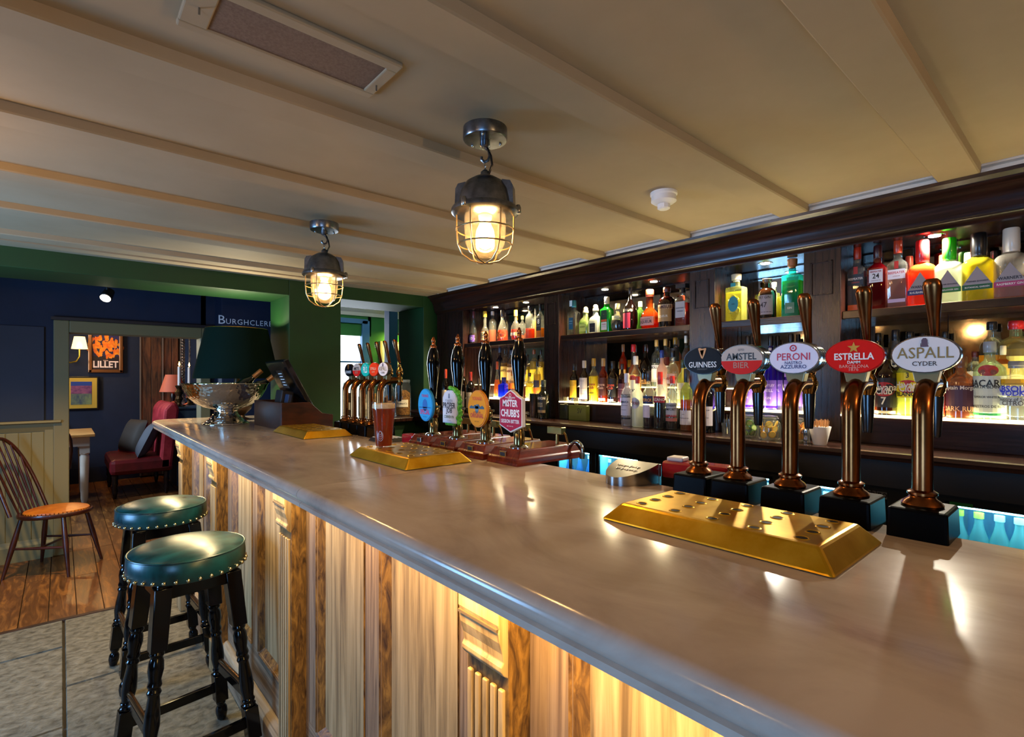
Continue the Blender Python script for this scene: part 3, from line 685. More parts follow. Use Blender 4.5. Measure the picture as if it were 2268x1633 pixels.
drip_tray(.829, 1.069, 2.395, 2.857, 'brass drip tray farthest along the bar, beside the till', holes=H(4, 6, .052, .062))
# pint of beer
gx, gy = .872, 1.70
t = thing('pint_glass', 'full pint glass of amber beer with a creamy head', 'glass', (gx, gy, BAR+.0355))
gp = [(.029, 0), (.030, .004), (.033, .05), (.038, .10), (.0405, .125), (.0425, .135), (.0428, .155), (.0425, .160)]
obj('glass', MB().lathe(gp, 32, caps=False).add([(.029*math.cos(2*PI*k/32), .029*math.sin(2*PI*k/32), .0) for k in range(32)], [tuple(range(31, -1, -1))]), tinted('#f8f8f4', .02, .03, .07), t, smooth=True)
obj('beer', MB().lathe([(r-.0022, z+.004) for r, z in gp[:4]]+[(.0395, .137)], 32), tinted('#cf6006', .5, .1, .02), t, smooth=True)
obj('foam', MB().lathe([(.0397, .1372), (.0402, .150), (.0385, .1535), (.02, .1545)], 32), noisy('#d9b98c', '#efd9b4', .8, scale=(90, 90, 90)), t, smooth=True)
fr = MB(); 
for j in range(4):
    pts = []
    for k in range(14):
        a = 2*PI*k/14; u = .0095*math.cos(a)*(1-.18*j); v = .040+.017*math.sin(a)*(1-.2*j)+.004*j
        r = .0335+.0008*j; ph = -2.75-u/r+.35; pts.append((r*math.cos(ph), r*math.sin(ph), v))
    fr.tube(pts+[pts[0]], .0006, 4, False)
obj('etched_crest', fr, flat('#cfd3dc', .5), t)
# hammered footed bowl with two bottles
BX, BY = .765, 3.56
t = thing('wine_bowl', 'large hammered silver footed bowl holding two wine bottles', 'bowl', (BX, BY, BAR))
hm, tt, bb_ = nt('hammered metal'); bb_.inputs['Metallic'].default_value = 1; bb_.inputs['Roughness'].default_value = .1; bb_.inputs['Base Color'].default_value = (.75, .72, .66, 1)
vo = tt.nodes.new('ShaderNodeTexVoronoi'); vo.inputs['Scale'].default_value = 55; tc_ = tt.nodes.new('ShaderNodeTexCoord'); bp_ = tt.nodes.new('ShaderNodeBump'); bp_.inputs['Strength'].default_value = .55; bp_.inputs['Distance'].default_value = .004
tt.links.new(tc_.outputs['Object'], vo.inputs['Vector']); tt.links.new(vo.outputs['Distance'], bp_.inputs['Height']); tt.links.new(bp_.outputs[0], bb_.inputs['Normal'])
obj('bowl', MB().lathe([(.05, .085), (.075, .092), (.12, .105), (.165, .130), (.20, .165), (.222, .205), (.234, .240), (.242, .246), (.240, .250), (.230, .246), (.215, .21), (.19, .165), (.14, .125), (.08, .105), (.001, .10)], 48, caps=False), hm, t, smooth=2)
obj('foot', MB().lathe([(.132, 0), (.130, .006), (.118, .012), (.10, .026), (.078, .048), (.064, .068), (.062, .08), (.07, .09)], 40), hm, t, smooth=2)
def wine_in_bowl(dx, dy, lean, az, label, lift):
    q = thing('wine_bottle', label, 'bottle', (BX+dx, BY+dy, BAR+lift), 0, 'wine bottles in the silver bowl')
    q.rotation_euler = (0, lean, az)
    obj('bottle_body', MB().lathe([(.034, 0), (.037, .005), (.037, .16), (.034, .18), (.02, .205), (.0145, .225), (.0145, .235)], 22), flat('#071008', .08, coat=.6), q, smooth=True)
    c = obj('foil', MB().lathe([(.0155, .228), (.0158, .262), (.0163, .264), (.0158, .267), (.0158, .27), (.0163, .272), (.0160, .287), (.0145, .29)], 22), flat('#b8753a', .35, .6), q, smooth=True)
wine_in_bowl(-.02, -.01, math.radians(48), math.radians(-15), 'gold capped wine bottle leaning in the silver bowl, the farther left one', .135)
wine_in_bowl(.045, -.06, math.radians(50), math.radians(-20), 'gold capped wine bottle leaning in the silver bowl, the nearer right one', .12)
# lamp with a green shade
LX, LY = .90, 3.87
t = thing('table_lamp', 'table lamp with a large dark green tapered shade behind the silver bowl', 'lamp', (LX, LY, BAR))
sh = MB(); sh.lathe([(.262, .278), (.190, .612)], 48, caps=False).lathe([(.188, .612), (.260, .278)], 48, caps=False)
GSH = flat('#00190f', .8, spec=.15)
obj('lamp_shade', sh, GSH, t, smooth=2)
obj('lamp_base', MB().lathe([(.07, 0), (.075, .008), (.05, .015), (.045, .03), (.085, .07), (.10, .12), (.09, .17), (.05, .21), (.02, .24), (.015, .30), (.012, .36)], 28), noisy('#3a2412', '#7a5430', .3, .4, scale=(9, 9, 9)), t, smooth=True)
obj('bulb', MB().sphere((0, 0, .44), .03, 14, 10), glow('#ffd79a', 25), t, smooth=True)
obj('shade_ring', MB().tube([(.187*math.cos(2*PI*k/32), .187*math.sin(2*PI*k/32), .612) for k in range(33)], .003, 6, False).tube([(-.187, 0, .60), (.187, 0, .60)], .002, 6), BRASS, t, smooth=True)
obj('shade_stem', MB().tube([(0, 0, .36), (0, 0, .60)], .004, 6), BRASS, t)
lamp('table_lamp_glow', 'POINT', (LX, LY, BAR+.53), 18, (1, .88, .6), .03)
# till
TX0, TX1, TY0, TY1 = .885, 1.165, 2.885, 3.40
t = thing('till', 'black till screen leaning over a dark wooden box', 'till', (TX0, TY0, BAR))
W_, L_ = TX1-TX0, TY1-TY0; hh = .148
obj('box_side', MB().prism([(0, 0), (W_, 0), (W_, .075), (W_-.06, .085), (W_-.13, hh), (0, hh)], 0, .012), noisy('#241008', '#4a2212', .35, scale=(10, 30, 30)), t, bevel=.002)
obj('box_side', MB().prism([(0, 0), (W_, 0), (W_, .075), (W_-.06, .085), (W_-.13, hh), (0, hh)], L_-.012, L_), noisy('#241008', '#4a2212', .35, scale=(10, 30, 30)), t, bevel=.002)
obj('box_front', MB().box(0, .012, .012, L_-.012, 0, hh), noisy('#2c1610', '#43251a', .35, scale=(10, 30, 30)), t, bevel=.002)
obj('box_floor', MB().box(.012, W_, .012, L_-.012, 0, .05), INK, t)
M_ = Matrix.Translation((.14, .20, .06)) @ Matrix.Rotation(math.radians(38), 4, 'Y')
obj('screen', MB().box(-.012, .018, -.17, .17, .0, .30).xf(Matrix.Translation((.055, .20, .075)) @ Matrix.Rotation(math.radians(-28), 4, 'Y') @ Matrix.Translation((.12, 0, -.02))), flat('#0a0a0c', .2, coat=.3), t, bevel=.006)
obj('screen_arm', MB().box(.02, .09, .15, .26, .05, .22).xf(Matrix.Rotation(math.radians(8), 4, 'Y')), INK, t, bevel=.006)
kp = obj('card_holder', MB().box(.03, .05, .08, .14, .05, .20).xf(Matrix.Rotation(math.radians(10), 4, 'Y')), flat('#22304a', .4), t, bevel=.003)
q = tag(obj('drinks_card', MB().box(0, .002, -.05, .05, 0, .105).xf(Matrix.Rotation(math.radians(-24), 4, 'Y')), flat('#08080a', .4)), 'small black card with white lines of writing, clipped to the till screen', 'card')
q.location = (TX0+.062, TY0+.06+.05, BAR+.225)
for k, w0 in enumerate((.058, .052, .062, .048, .056)):
    f = lambda u, v: tuple(Matrix.Rotation(math.radians(-24), 4, 'Y') @ Vector((-.0008, -u, v)))
    m = MB(); u = -w0/2; rn = random.Random(k)
    while u < w0/2:
        e = min(w0/2, u+rn.uniform(.005, .012)); v = .085-k*.017
        m.add([f(u, v), f(e, v), f(e, v+.005), f(u, v+.005)], [(0, 1, 2, 3)]); u = e+.002
    obj('written_line', m, WHITE, q)
# engraved half-round metal block at the back edge
t = thing('metal_holder', 'half round polished metal block with engraved sloping top, beside the farthest near tap', 'bar block', (1.2, .848, BAR))
n = 20; a_, b_ = .115, .062
F1 = [(-a_*math.sin(PI*k/n), b_*1.05*math.cos(PI*k/n)) for k in range(n+1)]
v = [(x, y, 0) for x, y in F1]+[(x, y, .024) for x, y in F1]+[(0, b_, .052), (0, -b_, .052)]
v = [(x, y, 0) for x, y in F1]+[(x, y, .022+(.030*(x+a_)/a_)) for x, y in F1]
f = [tuple(range(n+1)), tuple(range(2*n+1, n, -1))]+[(k, k+n+1, k+n+2, k+1) for k in range(n)]+[(n, 2*n+1, n+1, 0)]
obj('block', MB().add(v, f), STEEL, t, smooth=True)
obj('rear_lip', MB().box(0, .012, -.066, .066, -.03, .05), STEEL, t, bevel=.002)
ff = lambda u, v: (-.055+v, -u, .0228+.030*((-.055+v)+a_)/a_)
for row, (v0, u0, u1) in enumerate(((.014, -.038, .036), (-.006, -.030, .040))):
    pts = [ff(u0+(u1-u0)*k/60, v0+.006*math.sin(k*.9+row)*(.5+.5*math.sin(k*.37+1))) for k in range(61)]
    obj('engraved_line', MB().tube(pts, .0006, 4), flat('#e8dfd0', .3, 1), t)
# red handheld device behind it, chrome swan spout, till roll, red one by the far pump
t = thing('card_machine', 'red plastic handheld device with a white label behind the metal block', 'card machine', (1.25, .70, 1.135), math.radians(8))
obj('body', MB().prism([(-.028, 0), (.028, 0), (.034, .02), (.028, .045), (-.028, .045), (-.034, .02)], -.085, .085), flat('#a01218', .2, coat=.5), t, bevel=.006)
obj('paper_cover', MB().box(-.022, .022, .03, .075, .045, .056), flat('#c8bab0', .4), t, bevel=.004)
obj('label', MB().box(-.0355, -.031, -.045, .01, .010, .034), WHITE, t); obj('label', MB().box(-.0355, -.031, -.072, -.056, .012, .03), WHITE, t)
t = thing('swan_spout', 'small chrome swan neck spout rising beside the nearest hand pump', 'tap', (1.36, 1.245, 1.07))
R = .027; obj('pipe', MB().tube([(0, 0, 0), (0, 0, .08)]+[(0, -R+R*math.cos(a), .08+R*math.sin(a)) for a in [PI*k/12 for k in range(1, 13)]]+[(0, -2*R, .07)], .0065, 10), CHROME, t, smooth=True)
obj('nozzle', MB().lathe([(.010, .052), (.010, .072)], 12, (0, -2*R, 0)), flat('#7d7a72', .3, 1), t)
tag(obj('red_cap_box', MB().box(1.12, 1.17, 1.93, 2.02, BAR, BAR+.038), flat('#9c1024', .25, coat=.4), bevel=.005), 'small red plastic box behind the farthest hand pump', 'box')
t = thing('bar_mat', 'striped black and white cloth folded behind the pint glass', 'cloth', (1.10, 2.10, BAR))
obj('fold', MB().frust(-.06, .07, -.06, .08, 0, .016, .01), flat('#191210', .6), t, bevel=.003)
for k in range(5): obj('stripe', MB().box(-.045+k*.02, -.038+k*.02, -.045, .065, .0155, .0175), WHITE, t)
# toothpick pot and shaker on the counter, jars of fruit
def toR(px, X, z): p = onX(px, 838, X); return (X, p[1], z)
t = thing('toothpick_pot', 'white china pot crammed with wooden toothpicks', 'pot', toR(1816, 2.20, CT))
obj('pot', MB().lathe([(.022, 0), (.023, .002), (.038, .068), (.0375, .070), (.035, .068)], 26), WHITE, t, smooth=True)
m = MB(); rn = random.Random(5)
for k in range(90):
    a, r = rn.uniform(0, 2*PI), .031*math.sqrt(rn.random()); h = rn.uniform(.084, .098)
    m.tube([(r*.7*math.cos(a), r*.7*math.sin(a), .03), (r*1.12*math.cos(a), r*1.12*math.sin(a), h)], .0011, 4)
o = obj('toothpicks', m, flat('#b98a58', .6), t); o['kind'] = 'stuff'
t = thing('steel_shaker', 'small polished steel shaker beside the toothpick pot', 'shaker', toR(1786, 2.205, CT))
obj('body', MB().lathe([(.015, 0), (.016, .004), (.0135, .02), (.0145, .036), (.0145, .044)], 20), CHROME, t, smooth=True); obj('lid', MB().lathe([(.015, .044), (.0145, .052), (.008, .056)], 20), STEEL, t, smooth=True)
def fruit_jar(px, X, c, slice_c, label, r=.036, h=.095):
    t = thing('preserving_jar', label, 'jar', toR(px, X, CT), 0, 'clip top jars of sliced fruit on the back counter')
    g = tinted('#f2f6ee', .04, .03, .1)
    obj('glass', MB().lathe([(r*.86, 0), (r, .006), (r*1.02, h*.55), (r*.95, h*.72), (r*.72, h*.84), (r*.74, h*.9)], 26), g, t, smooth=True)
    obj('lid', MB().lathe([(r*.76, h*.9), (r*.78, h*.93), (r*.7, h), (r*.3, h*1.02)], 22), g, t, smooth=True)
    obj('clip_wire', MB().tube([(r*.8*math.cos(2*PI*k/20), r*.8*math.sin(2*PI*k/20), h*.9) for k in range(21)], .0012, 5, False).tube([(-r*.8, 0, h*.9), (-r*1.05, 0, h*.75), (-r*.9, 0, h*.6), (-r*.85, .008, h*.9)], .0012, 5), CHROME, t)
    rn = random.Random(px)
    for k in range(9):
        a = -2.4+k*.35+rn.uniform(-.2, .2); z = .012+(k % 3)*.021+rn.uniform(0, .006); q = r*.62
        Mx = Matrix.Translation((q*math.cos(PI+(k-4)*.42), q*math.sin(PI+(k-4)*.42), z+.008)) @ Matrix.Rotation(rn.uniform(-.5, .5)+(k-4)*.42, 4, 'Z') @ Matrix.Rotation(rn.uniform(.9, 1.8), 4, 'Y')
        s = obj('fruit_slice', MB().lathe([(.0135, -.002), (.0145, 0), (.0135, .002)], 14).xf(Mx), flat(c, .35), t, smooth=True)
        obj('flesh', MB().lathe([(.0112, -.0024), (.0112, .0024)], 10).xf(Mx), flat(slice_c, .4), s)
    return t
fruit_jar(1660, 2.24, '#4c7a1c', '#c4d08a', 'clip top jar packed with green lime slices')
fruit_jar(1703, 2.22, '#e8a80c', '#f2cf62', 'large clip top jar packed with lemon wedges', .045, .098)
fruit_jar(1764, 2.22, '#d9780a', '#eda030', 'clip top jar of orange slices, half hidden by a tap pipe', .040, .095)
t = thing('glass_cruet', 'small clear glass full of steel picks, beside the lime jar', 'glass', toR(1609, 2.25, CT))
obj('glass', MB().lathe([(.018, 0), (.022, .07)], 18, caps=False), tinted('#eef4f4', .04, .03, .12), t, smooth=True)
m = MB(); rn = random.Random(8)
for k in range(9): a = k*.7; m.tube([(.008*math.cos(a), .008*math.sin(a), .004), (.022*math.cos(a+.4), .022*math.sin(a+.4), .092)], .0012, 5)
obj('picks', m, CHROME, t)
# jars on the servery sill
def sill_jar(px, y, r, h, fill, label, word=None):
    x = onY(px, 838, y)[0]
    t = thing('storage_jar', label, 'jar', (x, y, 1.09), 0, 'tall glass jars on the sill of the servery')
    obj('glass', MB().lathe([(r*.94, 0), (r, .008), (r, h*.8), (r*.86, h*.88), (r*.84, h*.92)], 24), tinted('#eef2ec', .05, .03, .1), t, smooth=True)
    obj('contents', MB().lathe([(r*.9, .006), (r*.93, .02), (r*.93, h*.62), (r*.4, h*.7)], 20), fill, t, smooth=True)
    obj('lid', MB().lathe([(r*.9, h*.92), (r*.92, h*.95), (r*.9, h*.99), (r*.3, h)], 22), tinted('#dfe8e6', .3, .05, .15), t, smooth=True)
    an = PI+.9
    m = MB(); 
    vs = [((r*1.015)*math.cos(an+s*.85), (r*1.015)*math.sin(an+s*.85), z) for z in (h*.24, h*.44) for s in [k/8*2-1 for k in range(9)]]
    lb = obj('label', m.add(vs, [(k, k+1, k+10, k+9) for k in range(8)]), flat('#e8dfc8', .6), t)
    if word: letters('lettering', word, INK, lb, lambda u, v: (r*1.025*math.cos(an+u/r), r*1.025*math.sin(an+u/r), h*.34+v), r*1.35, 0)
    return t
sill_jar(893, 3.86, .062, .30, noisy('#5a2c08', '#c98a3a', .7, scale=(90, 90, 90), bump=.5), 'big glass jar of brown snacks with a cream paper label', "Robert's")
sill_jar(775, 3.86, .055, .28, noisy('#1c0c06', '#54301c', .7, scale=(90, 90, 90), bump=.5), 'glass jar of dark snacks at the left end of the sill')
sill_jar(807, 3.9, .05, .26, noisy('#b9b2a6', '#e6e0d6', .7, scale=(90, 90, 90)), 'glass jar of pale contents, second from the left on the sill')
sill_jar(833, 3.86, .05, .27, noisy('#a8691c', '#dfa850', .7, scale=(90, 90, 90)), 'glass jar of golden contents behind the middle far taps')
sill_jar(862, 3.95, .045, .24, noisy('#9a3a1c', '#caa080', .7, scale=(90, 90, 90)), 'glass jar of pinkish contents, right behind the pint glass')
# ================================================================ BOTTLES
STY = {  # (r, h) fractions of half width and height; section exponent; depth factor; cap start; cap radius factor; body zone for labels
 'std':   ([(.86, 0), (1, .012), (1, .60), (.93, .665), (.62, .72), (.36, .76), (.33, .80), (.33, .86)], 2, 1, .86, 1.18, (.06, .58)),
 'rum':   ([(.86, 0), (1, .012), (1, .58), (.96, .63), (.7, .69), (.42, .735), (.38, .78), (.35, .82)], 2, 1, .82, 1.25, (.06, .56)),
 'wine':  ([(.86, 0), (1, .012), (1, .60), (.93, .66), (.6, .72), (.38, .755), (.36, .80)], 2, 1, .78, 1.12, (.08, .56)),
 'boxy':  ([(.90, 0), (1, .015), (1, .60), (.93, .65), (.62, .69), (.40, .72), (.38, .80)], 7, .72, .80, 1.1, (.08, .58)),
 'gin':   ([(.88, 0), (1, .02), (1, .50), (.95, .56), (.76, .61), (.5, .64), (.42, .655), (.42, .68)], 4, .8, .66, 1.1, (.08, .5)),
 'square':([(.92, 0), (1, .015), (1, .68), (.97, .715), (.5, .735), (.36, .75), (.34, .84)], 9, .8, .84, 1.35, (.06, .66)),
 'apoth': ([(.86, 0), (1, .015), (1, .60), (.92, .68), (.68, .745), (.36, .78), (.33, .88)], 2, 1, .88, 1.3, (.06, .60)),
 'cone':  ([(.95, 0), (1, .02), (.98, .22), (.86, .38), (.55, .55), (.30, .68), (.26, .78)], 2, .8, .78, 1.15, (.04, .34)),
 'round': ([(.60, 0), (.8, .02), (1, .16), (1, .34), (.85, .48), (.5, .60), (.30, .66), (.28, .80)], 2, .8, .80, 1.3, (.08, .42)),
 'bulb':  ([(.70, 0), (.85, .02), (1, .12), (1, .26), (.86, .40), (.48, .50), (.34, .56), (.38, .68), (.36, .82)], 2, .85, .82, 1.15, (.06, .34)),
 'tear':  ([(.72, 0), (.8, .01), (1, .18), (1, .40), (.85, .54), (.4, .66), (.25, .74), (.22, .84)], 2, 1, .84, 1.15, (.05, .44)),
 'patron':([(.9, 0), (1, .02), (1, .42), (.82, .52), (.42, .62), (.34, .72), (.42, .745)], 6, .8, .76, 1.2, (.06, .42)),
}
def surf(prof, W_, Ht, p, ky, z):
    h = z/Ht
    for (r0, h0), (r1, h1) in zip(prof, prof[1:]):
        if h0 <= h <= h1: r = (r0+(r1-r0)*(h-h0)/(h1-h0+1e-9))*W_; break
    else: r = prof[-1][0]*W_
    return r
def make_bottle(name, X, Y, Z, Wd, Ht, sty, glass, liq, fill, cap, labs, label, group, rz=0, cork=False):
    prof, p, ky, cs, cf, zone = STY[sty]; R = Wd/2
    t = thing(name, label, 'bottle', (X, Y, Z), rz, group)
    # the flat-sided styles are deeper across the shelf (Y) than along X
    seg = 24 if p > 2 else 20
    gm = tinted(*glass) if isinstance(glass, tuple) else glass
    obj('bottle_body', MB().lathe([(r*R, h*Ht) for r, h in prof], seg, p=p, sx=ky), gm, t, smooth=True)
    if liq:
        pr = [(r*R*.93, max(.004, h*Ht)) for r, h in prof if h < fill-.01]
        pr.append((surf(prof, R, Ht, p, ky, fill*Ht)*.93, fill*Ht))
        obj('liquid', MB().lathe(pr, seg, p=p, sx=ky), tinted(liq, .42, .15, .02), t, smooth=True)
    nr = prof[-1][0]*R
    cm = cap if not isinstance(cap, str) else flat(cap, .35, coat=.3)
    if cork == 'ball': obj('cap', MB().sphere((0, 0, Ht*.90), R*.42, 14, 8, (1, 1, 1.05)).lathe([(nr*1.1, Ht*cs), (nr*1.25, Ht*(cs+.02)), (nr*1.1, Ht*.86)], 16), cm, t, smooth=True)
    elif cork == 'block': obj('cap', MB().box(-nr*1.7, nr*1.7, -nr*2.1, nr*2.1, Ht*.90, Ht).lathe([(nr*1.15, Ht*cs), (nr*1.15, Ht*.91)], 14), cm, t, bevel=.001)
    elif cork: obj('cap', MB().lathe([(nr*1.05, Ht*cs), (nr*1.05, Ht*(cs+.03)), (nr*1.5, Ht*(cs+.035)), (nr*1.65, Ht*.99), (nr*1.5, Ht)], 18), cm, t, smooth=True)
    else: obj('cap', MB().lathe([(nr*cf, Ht*cs), (nr*cf, Ht*(cs+.04)), (nr*cf*1.04, Ht*(cs+.045)), (nr*cf*1.0, Ht*.985), (nr*cf*.9, Ht)], 18), cm, t, smooth=True)
    for lb in labs:
        z0, z1, wf, col, texts = lb[:5]; kind = lb[5] if len(lb) > 5 else 'rect'
        r0 = R
        zc = (z0+z1)/2*Ht
        if p > 2:
            xx = -R*ky*1.0-.0012; hw = R*.93*wf
            F = lambda u, v, e=0: (xx-e, -u, v)
        else:
            rr = surf(prof, R, Ht, p, ky, zc)+.0008; hw = min(rr*1.35, rr*1.5*wf)
            F = lambda u, v, e=0: (-(rr+e)*math.cos(u/rr)*ky, -(rr+e)*math.sin(u/rr), v)
        n = 10
        if kind == 'rect':
            us = [-hw+2*hw*k/n for k in range(n+1)]
            v = [F(u, z0*Ht) for u in us]+[F(u, z1*Ht) for u in us]; f = [(k, k+1, k+n+2, k+n+1) for k in range(n)]
        elif kind == 'oval':
            v = [F(hw*math.cos(2*PI*k/24), zc+(z1-z0)/2*Ht*math.sin(2*PI*k/24)) for k in range(24)]+[F(0, zc)]; f = [(k, (k+1) % 24, 24) for k in range(24)]
        elif kind == 'peak':
            v = [F(-hw, z0*Ht), F(hw, z0*Ht), F(hw, (z0+.08)*Ht), F(0, z1*Ht), F(-hw, (z0+.08)*Ht)]; f = [(0, 1, 2, 3, 4)]
        elif kind == 'arch':
            v = [F(-hw, z0*Ht), F(hw, z0*Ht)]+[F(hw*math.cos(PI*k/12), (z0+(z1-z0)*.7)*Ht+(z1-z0)*.3*Ht*math.sin(PI*k/12)) for k in range(13)]+[F(0, z0*Ht+.001)]
            f = [(len(v)-1, k, k+1) for k in range(1, len(v)-2)]+[(len(v)-1, len(v)-2, 0)]
        e0 = lb[6] if len(lb) > 6 else 0
        L_ = obj('label', MB().add([(x-e0, y, z) for x, y, z in v], f), flat(col, .5), t)
        for s, fw, fv, c in texts:
            wd_ = fw*2*hw
            if s == '=':                      # a line of print too small to read
                u, zz = -wd_/2, (z0+(z1-z0)*fv)*Ht; bh = max(.0012, hw*.05); mm = MB()
                for q_ in range(6):
                    e = u+wd_/6*.8; a5 = [u+(e-u)*j/2 for j in range(3)]
                    mm.add([F(x, zz, .0009+e0) for x in a5]+[F(x, zz+bh, .0009+e0) for x in a5], [(0, 1, 4, 3), (1, 2, 5, 4)]); u += wd_/6
                obj('small_print', mm, flat(c, .5), L_); continue
            m = letters('lettering', s, flat(c, .5), L_, lambda u, v: F(u, v, .0009+e0), wd_, .018, 0, (z0+(z1-z0)*fv)*Ht, 1.15)
    return t
CLR = ('#eef3ec', .06, .04, .12); GRN = ('#1f6a2a', .2, .05, .12); DRK = ('#120a07', .75, .06, .14); BRN = ('#3a1a08', .5, .06, .12)
OLV = ('#2c4418', .4, .06, .12); FRO = ('#dfe4da', .65, .35, .06)
def bot(px, ytop, wpx, row, sty, glass, liq, fill, cap, labs, label, group, name='spirit_bottle', cork=False, rz=0, zb=None):
    X, Z = ROWS[row]
    Z = zb if zb is not None else Z
    q = onX(px, ytop, X); t_ = q[3]
    # apparent width -> real width
    Wd = wpx*t_/FPX*(.88 if STY[sty][1] > 2 else .97); Ht = q[2]-Z
    return make_bottle(name, X, q[1], Z, Wd, Ht, sty, glass, liq, fill, cap, labs, label, group, rz, cork)
ROWS = {'U': (2.46, 1.6722), 'V': (2.56, 1.6722), 'S': (2.44, 1.2555), 'T': (2.56, 1.3515), 'C': (2.29, CT+.0004), 'D': (2.34, CT+.0004)}
W = '#ece7dc'; K = '#15120f'
g1 = 'bottles on the top shelf of the leftmost bay'
bot(1049, 690, 21, 'U', 'cone', CLR, '#5a1c08', .33, '#5a1420', [(.06, .26, .7, '#6a4a9a', [('XO', .5, .5, W)])], 'flared clear bottle of dark cognac with maroon stopper, first on the leftmost top shelf', g1)
bot(1074, 690, 21, 'U', 'bulb', CLR, '#d98a1c', .36, '#d8b02c', [(.08, .34, 1, '#f0dc9a', [('VSOP', .7, .7, K), ('COGNAC', .8, .35, '#8a2a18')])], 'squat bottle with long yellow capsule and cream label, second on the leftmost top shelf', g1)
bot(1091, 690, 18, 'V', 'apoth', CLR, '#e8720c', .42, '#e9e4d6', [], 'clear bottle half full of orange spirit with white top, behind the yellow capsule one', g1)
bot(1113, 687, 29, 'U', 'cone', CLR, '#e8690a', .36, '#2a1c14', [(.08, .30, .95, '#c85a10', [('COURVOISIER', .8, .5, '#5a2408')], 'oval')], 'wide conical decanter of orange cognac with a tall dark stopper', g1)
bot(1142, 687, 25, 'U', 'round', CLR, '#d95a1c', .36, '#e0b83a', [(.14, .26, .7, '#c8784a', [('HINE', .6, .5, W)])], 'round shouldered bottle of amber cognac with yellow capsule', g1)
bot(1157, 700, 17, 'V', 'std', CLR, '#e0701c', .3, '#d8c86a', [(.24, .5, 1, '#1a1a18', [('=', .4, .7, W), ('=', .7, .35, W)])], 'slim clear bottle with a small black label, fifth gap of the leftmost top shelf', g1)
bot(1174, 679, 22, 'U', 'apoth', CLR, '#e8761c', .32, '#15120f', [], 'clear round bottle with amber bottom and black top, glowing under the downlight', g1)
bot(1186, 684, 14, 'V', 'boxy', CLR, '#e8b80c', .6, '#2a2a28', [], 'narrow bottle of bright yellow liqueur near the end of the leftmost top shelf', g1)
bot(1197, 674, 18, 'U', 'boxy', CLR, '#e0a01c', .3, '#101010', [(.22, .6, 1, '#16181a', [('8', .4, .7, W), ('=', .7, .35, W)])], 'square clear bottle with black cap and tall black label, last of the leftmost top shelf', g1)
g2 = 'bottles on the top shelf of the second bay'
bot(1271, 666, 30, 'U', 'boxy', CLR, None, 0, '#2a90a0', [(.16, .50, .5, '#0f5a78', [('OLMECA', .8, .7, '#9fd4e0'), ('TEQUILA', .7, .5, '#9fd4e0')]), (.82, .99, .32, '#d8ece8', [])], 'clear ribbed tequila bottle with a teal label and teal cap', g2)
bot(1297, 679, 29, 'U', 'patron', ('#dff0b0', .3, .06, .12), '#c8e04a', .5, '#e4d2a0', [(.10, .36, .8, '#d9e86a', [('PATRON', .7, .6, '#5a6a1c')])], 'squat lime tinted bottle with a pale ball stopper', g2, cork='ball')
bot(1319, 674, 31, 'U', 'patron', FRO, None, 0, '#f2e6c0', [(.04, .34, .62, '#1c1814', [('=', .6, .5, '#8a7a5a')])], 'milky white bottle with ball stopper and a small black label', g2, cork='ball')
bot(1344, 658, 31, 'U', 'boxy', ('#17a02c', .45, .05, .12), None, 0, '#c8c0a8', [(.36, .62, .62, '#0d3a16', [('=', .25, .55, '#d8b84a')]), (.30, .36, .62, '#d8541c', []), (.07, .29, .62, '#dcd9d0', [('LIQUEUR', .7, .7, '#b03a1c'), ('=', .7, .4, '#3a5a2a')])], 'bright green rectangular herbal liqueur bottle with orange band', g2)
bot(1369, 673, 36, 'U', 'round', CLR, '#2c0a06', .40, '#c9b98a', [(.42, .56, .5, '#e0d8a0', [('=', .5, .5, K)])], 'squat round decanter half full of very dark spirit', g2)
bot(1396, 637, 33, 'U', 'tear', ('#14090a', .8, .05, .14), None, 0, '#1a0c0c', [(.05, .40, .42, '#a81c3c', []), (.42, .50, .7, '#1c1012', [('Tia Maria', .9, .5, '#b8a890')])], 'tall dark teardrop bottle with a crimson stripe and long black neck', g2)
bot(1418, 668, 22, 'V', 'rum', ('#9ad070', .3, .05, .12), '#d8e08a', .5, '#d8d2b8', [], 'small pale green bottle behind the crimson striped one', g2)
bot(1439, 642, 44, 'U', 'bulb', ('#e86a1c', .25, .05, .12), '#e05a10', .5, '#d8583a', [(.08, .30, .62, '#e0a090', [('=', .6, .7, K), ('LIQUEUR', .8, .4, K)])], 'wide round orange liqueur bottle with a long neck and pinkish label', g2)
bot(1477, 637, 38, 'U', 'apoth', ('#2a0c08', .75, .06, .14), None, 0, '#5a1a10', [(.14, .50, .74, '#a8824a', [('LIQUEUR', .6, .35, '#e8dcc0')]), (.44, .56, .8, '#c8a880', [('DRAMBUIE', .95, .5, '#4a1c10')])], 'dark brown round shouldered bottle with a tan label', g2)
bot(1512, 630, 34, 'U', 'boxy', CLR, '#d8480c', .55, '#15120f', [(.20, .58, .82, '#b8b2b0', [('DISARONNO', .85, .6, '#4a4448'), ('ORIGINALE', .6, .4, '#4a4448')])], 'square amber almond liqueur bottle with a large black block cap and grey label', g2, cork='block')
g3 = 'bottles on the top shelf of the narrow third bay'
b = bot(1631, 608, 44, 'U', 'square', ('#eef2b0', .12, .05, .12), '#e8e04a', .62, '#d8c8a0', [(.20, .52, .62, '#1c8f9c', [('GIN', .3, .5, '#0c4a58')], 'oval'), (.725, .80, .3, '#2aa6a8', [])], 'square lemon gin bottle with yellow rings and a round turquoise label', g3, name='gin_bottle', cork=True)
m = MB()
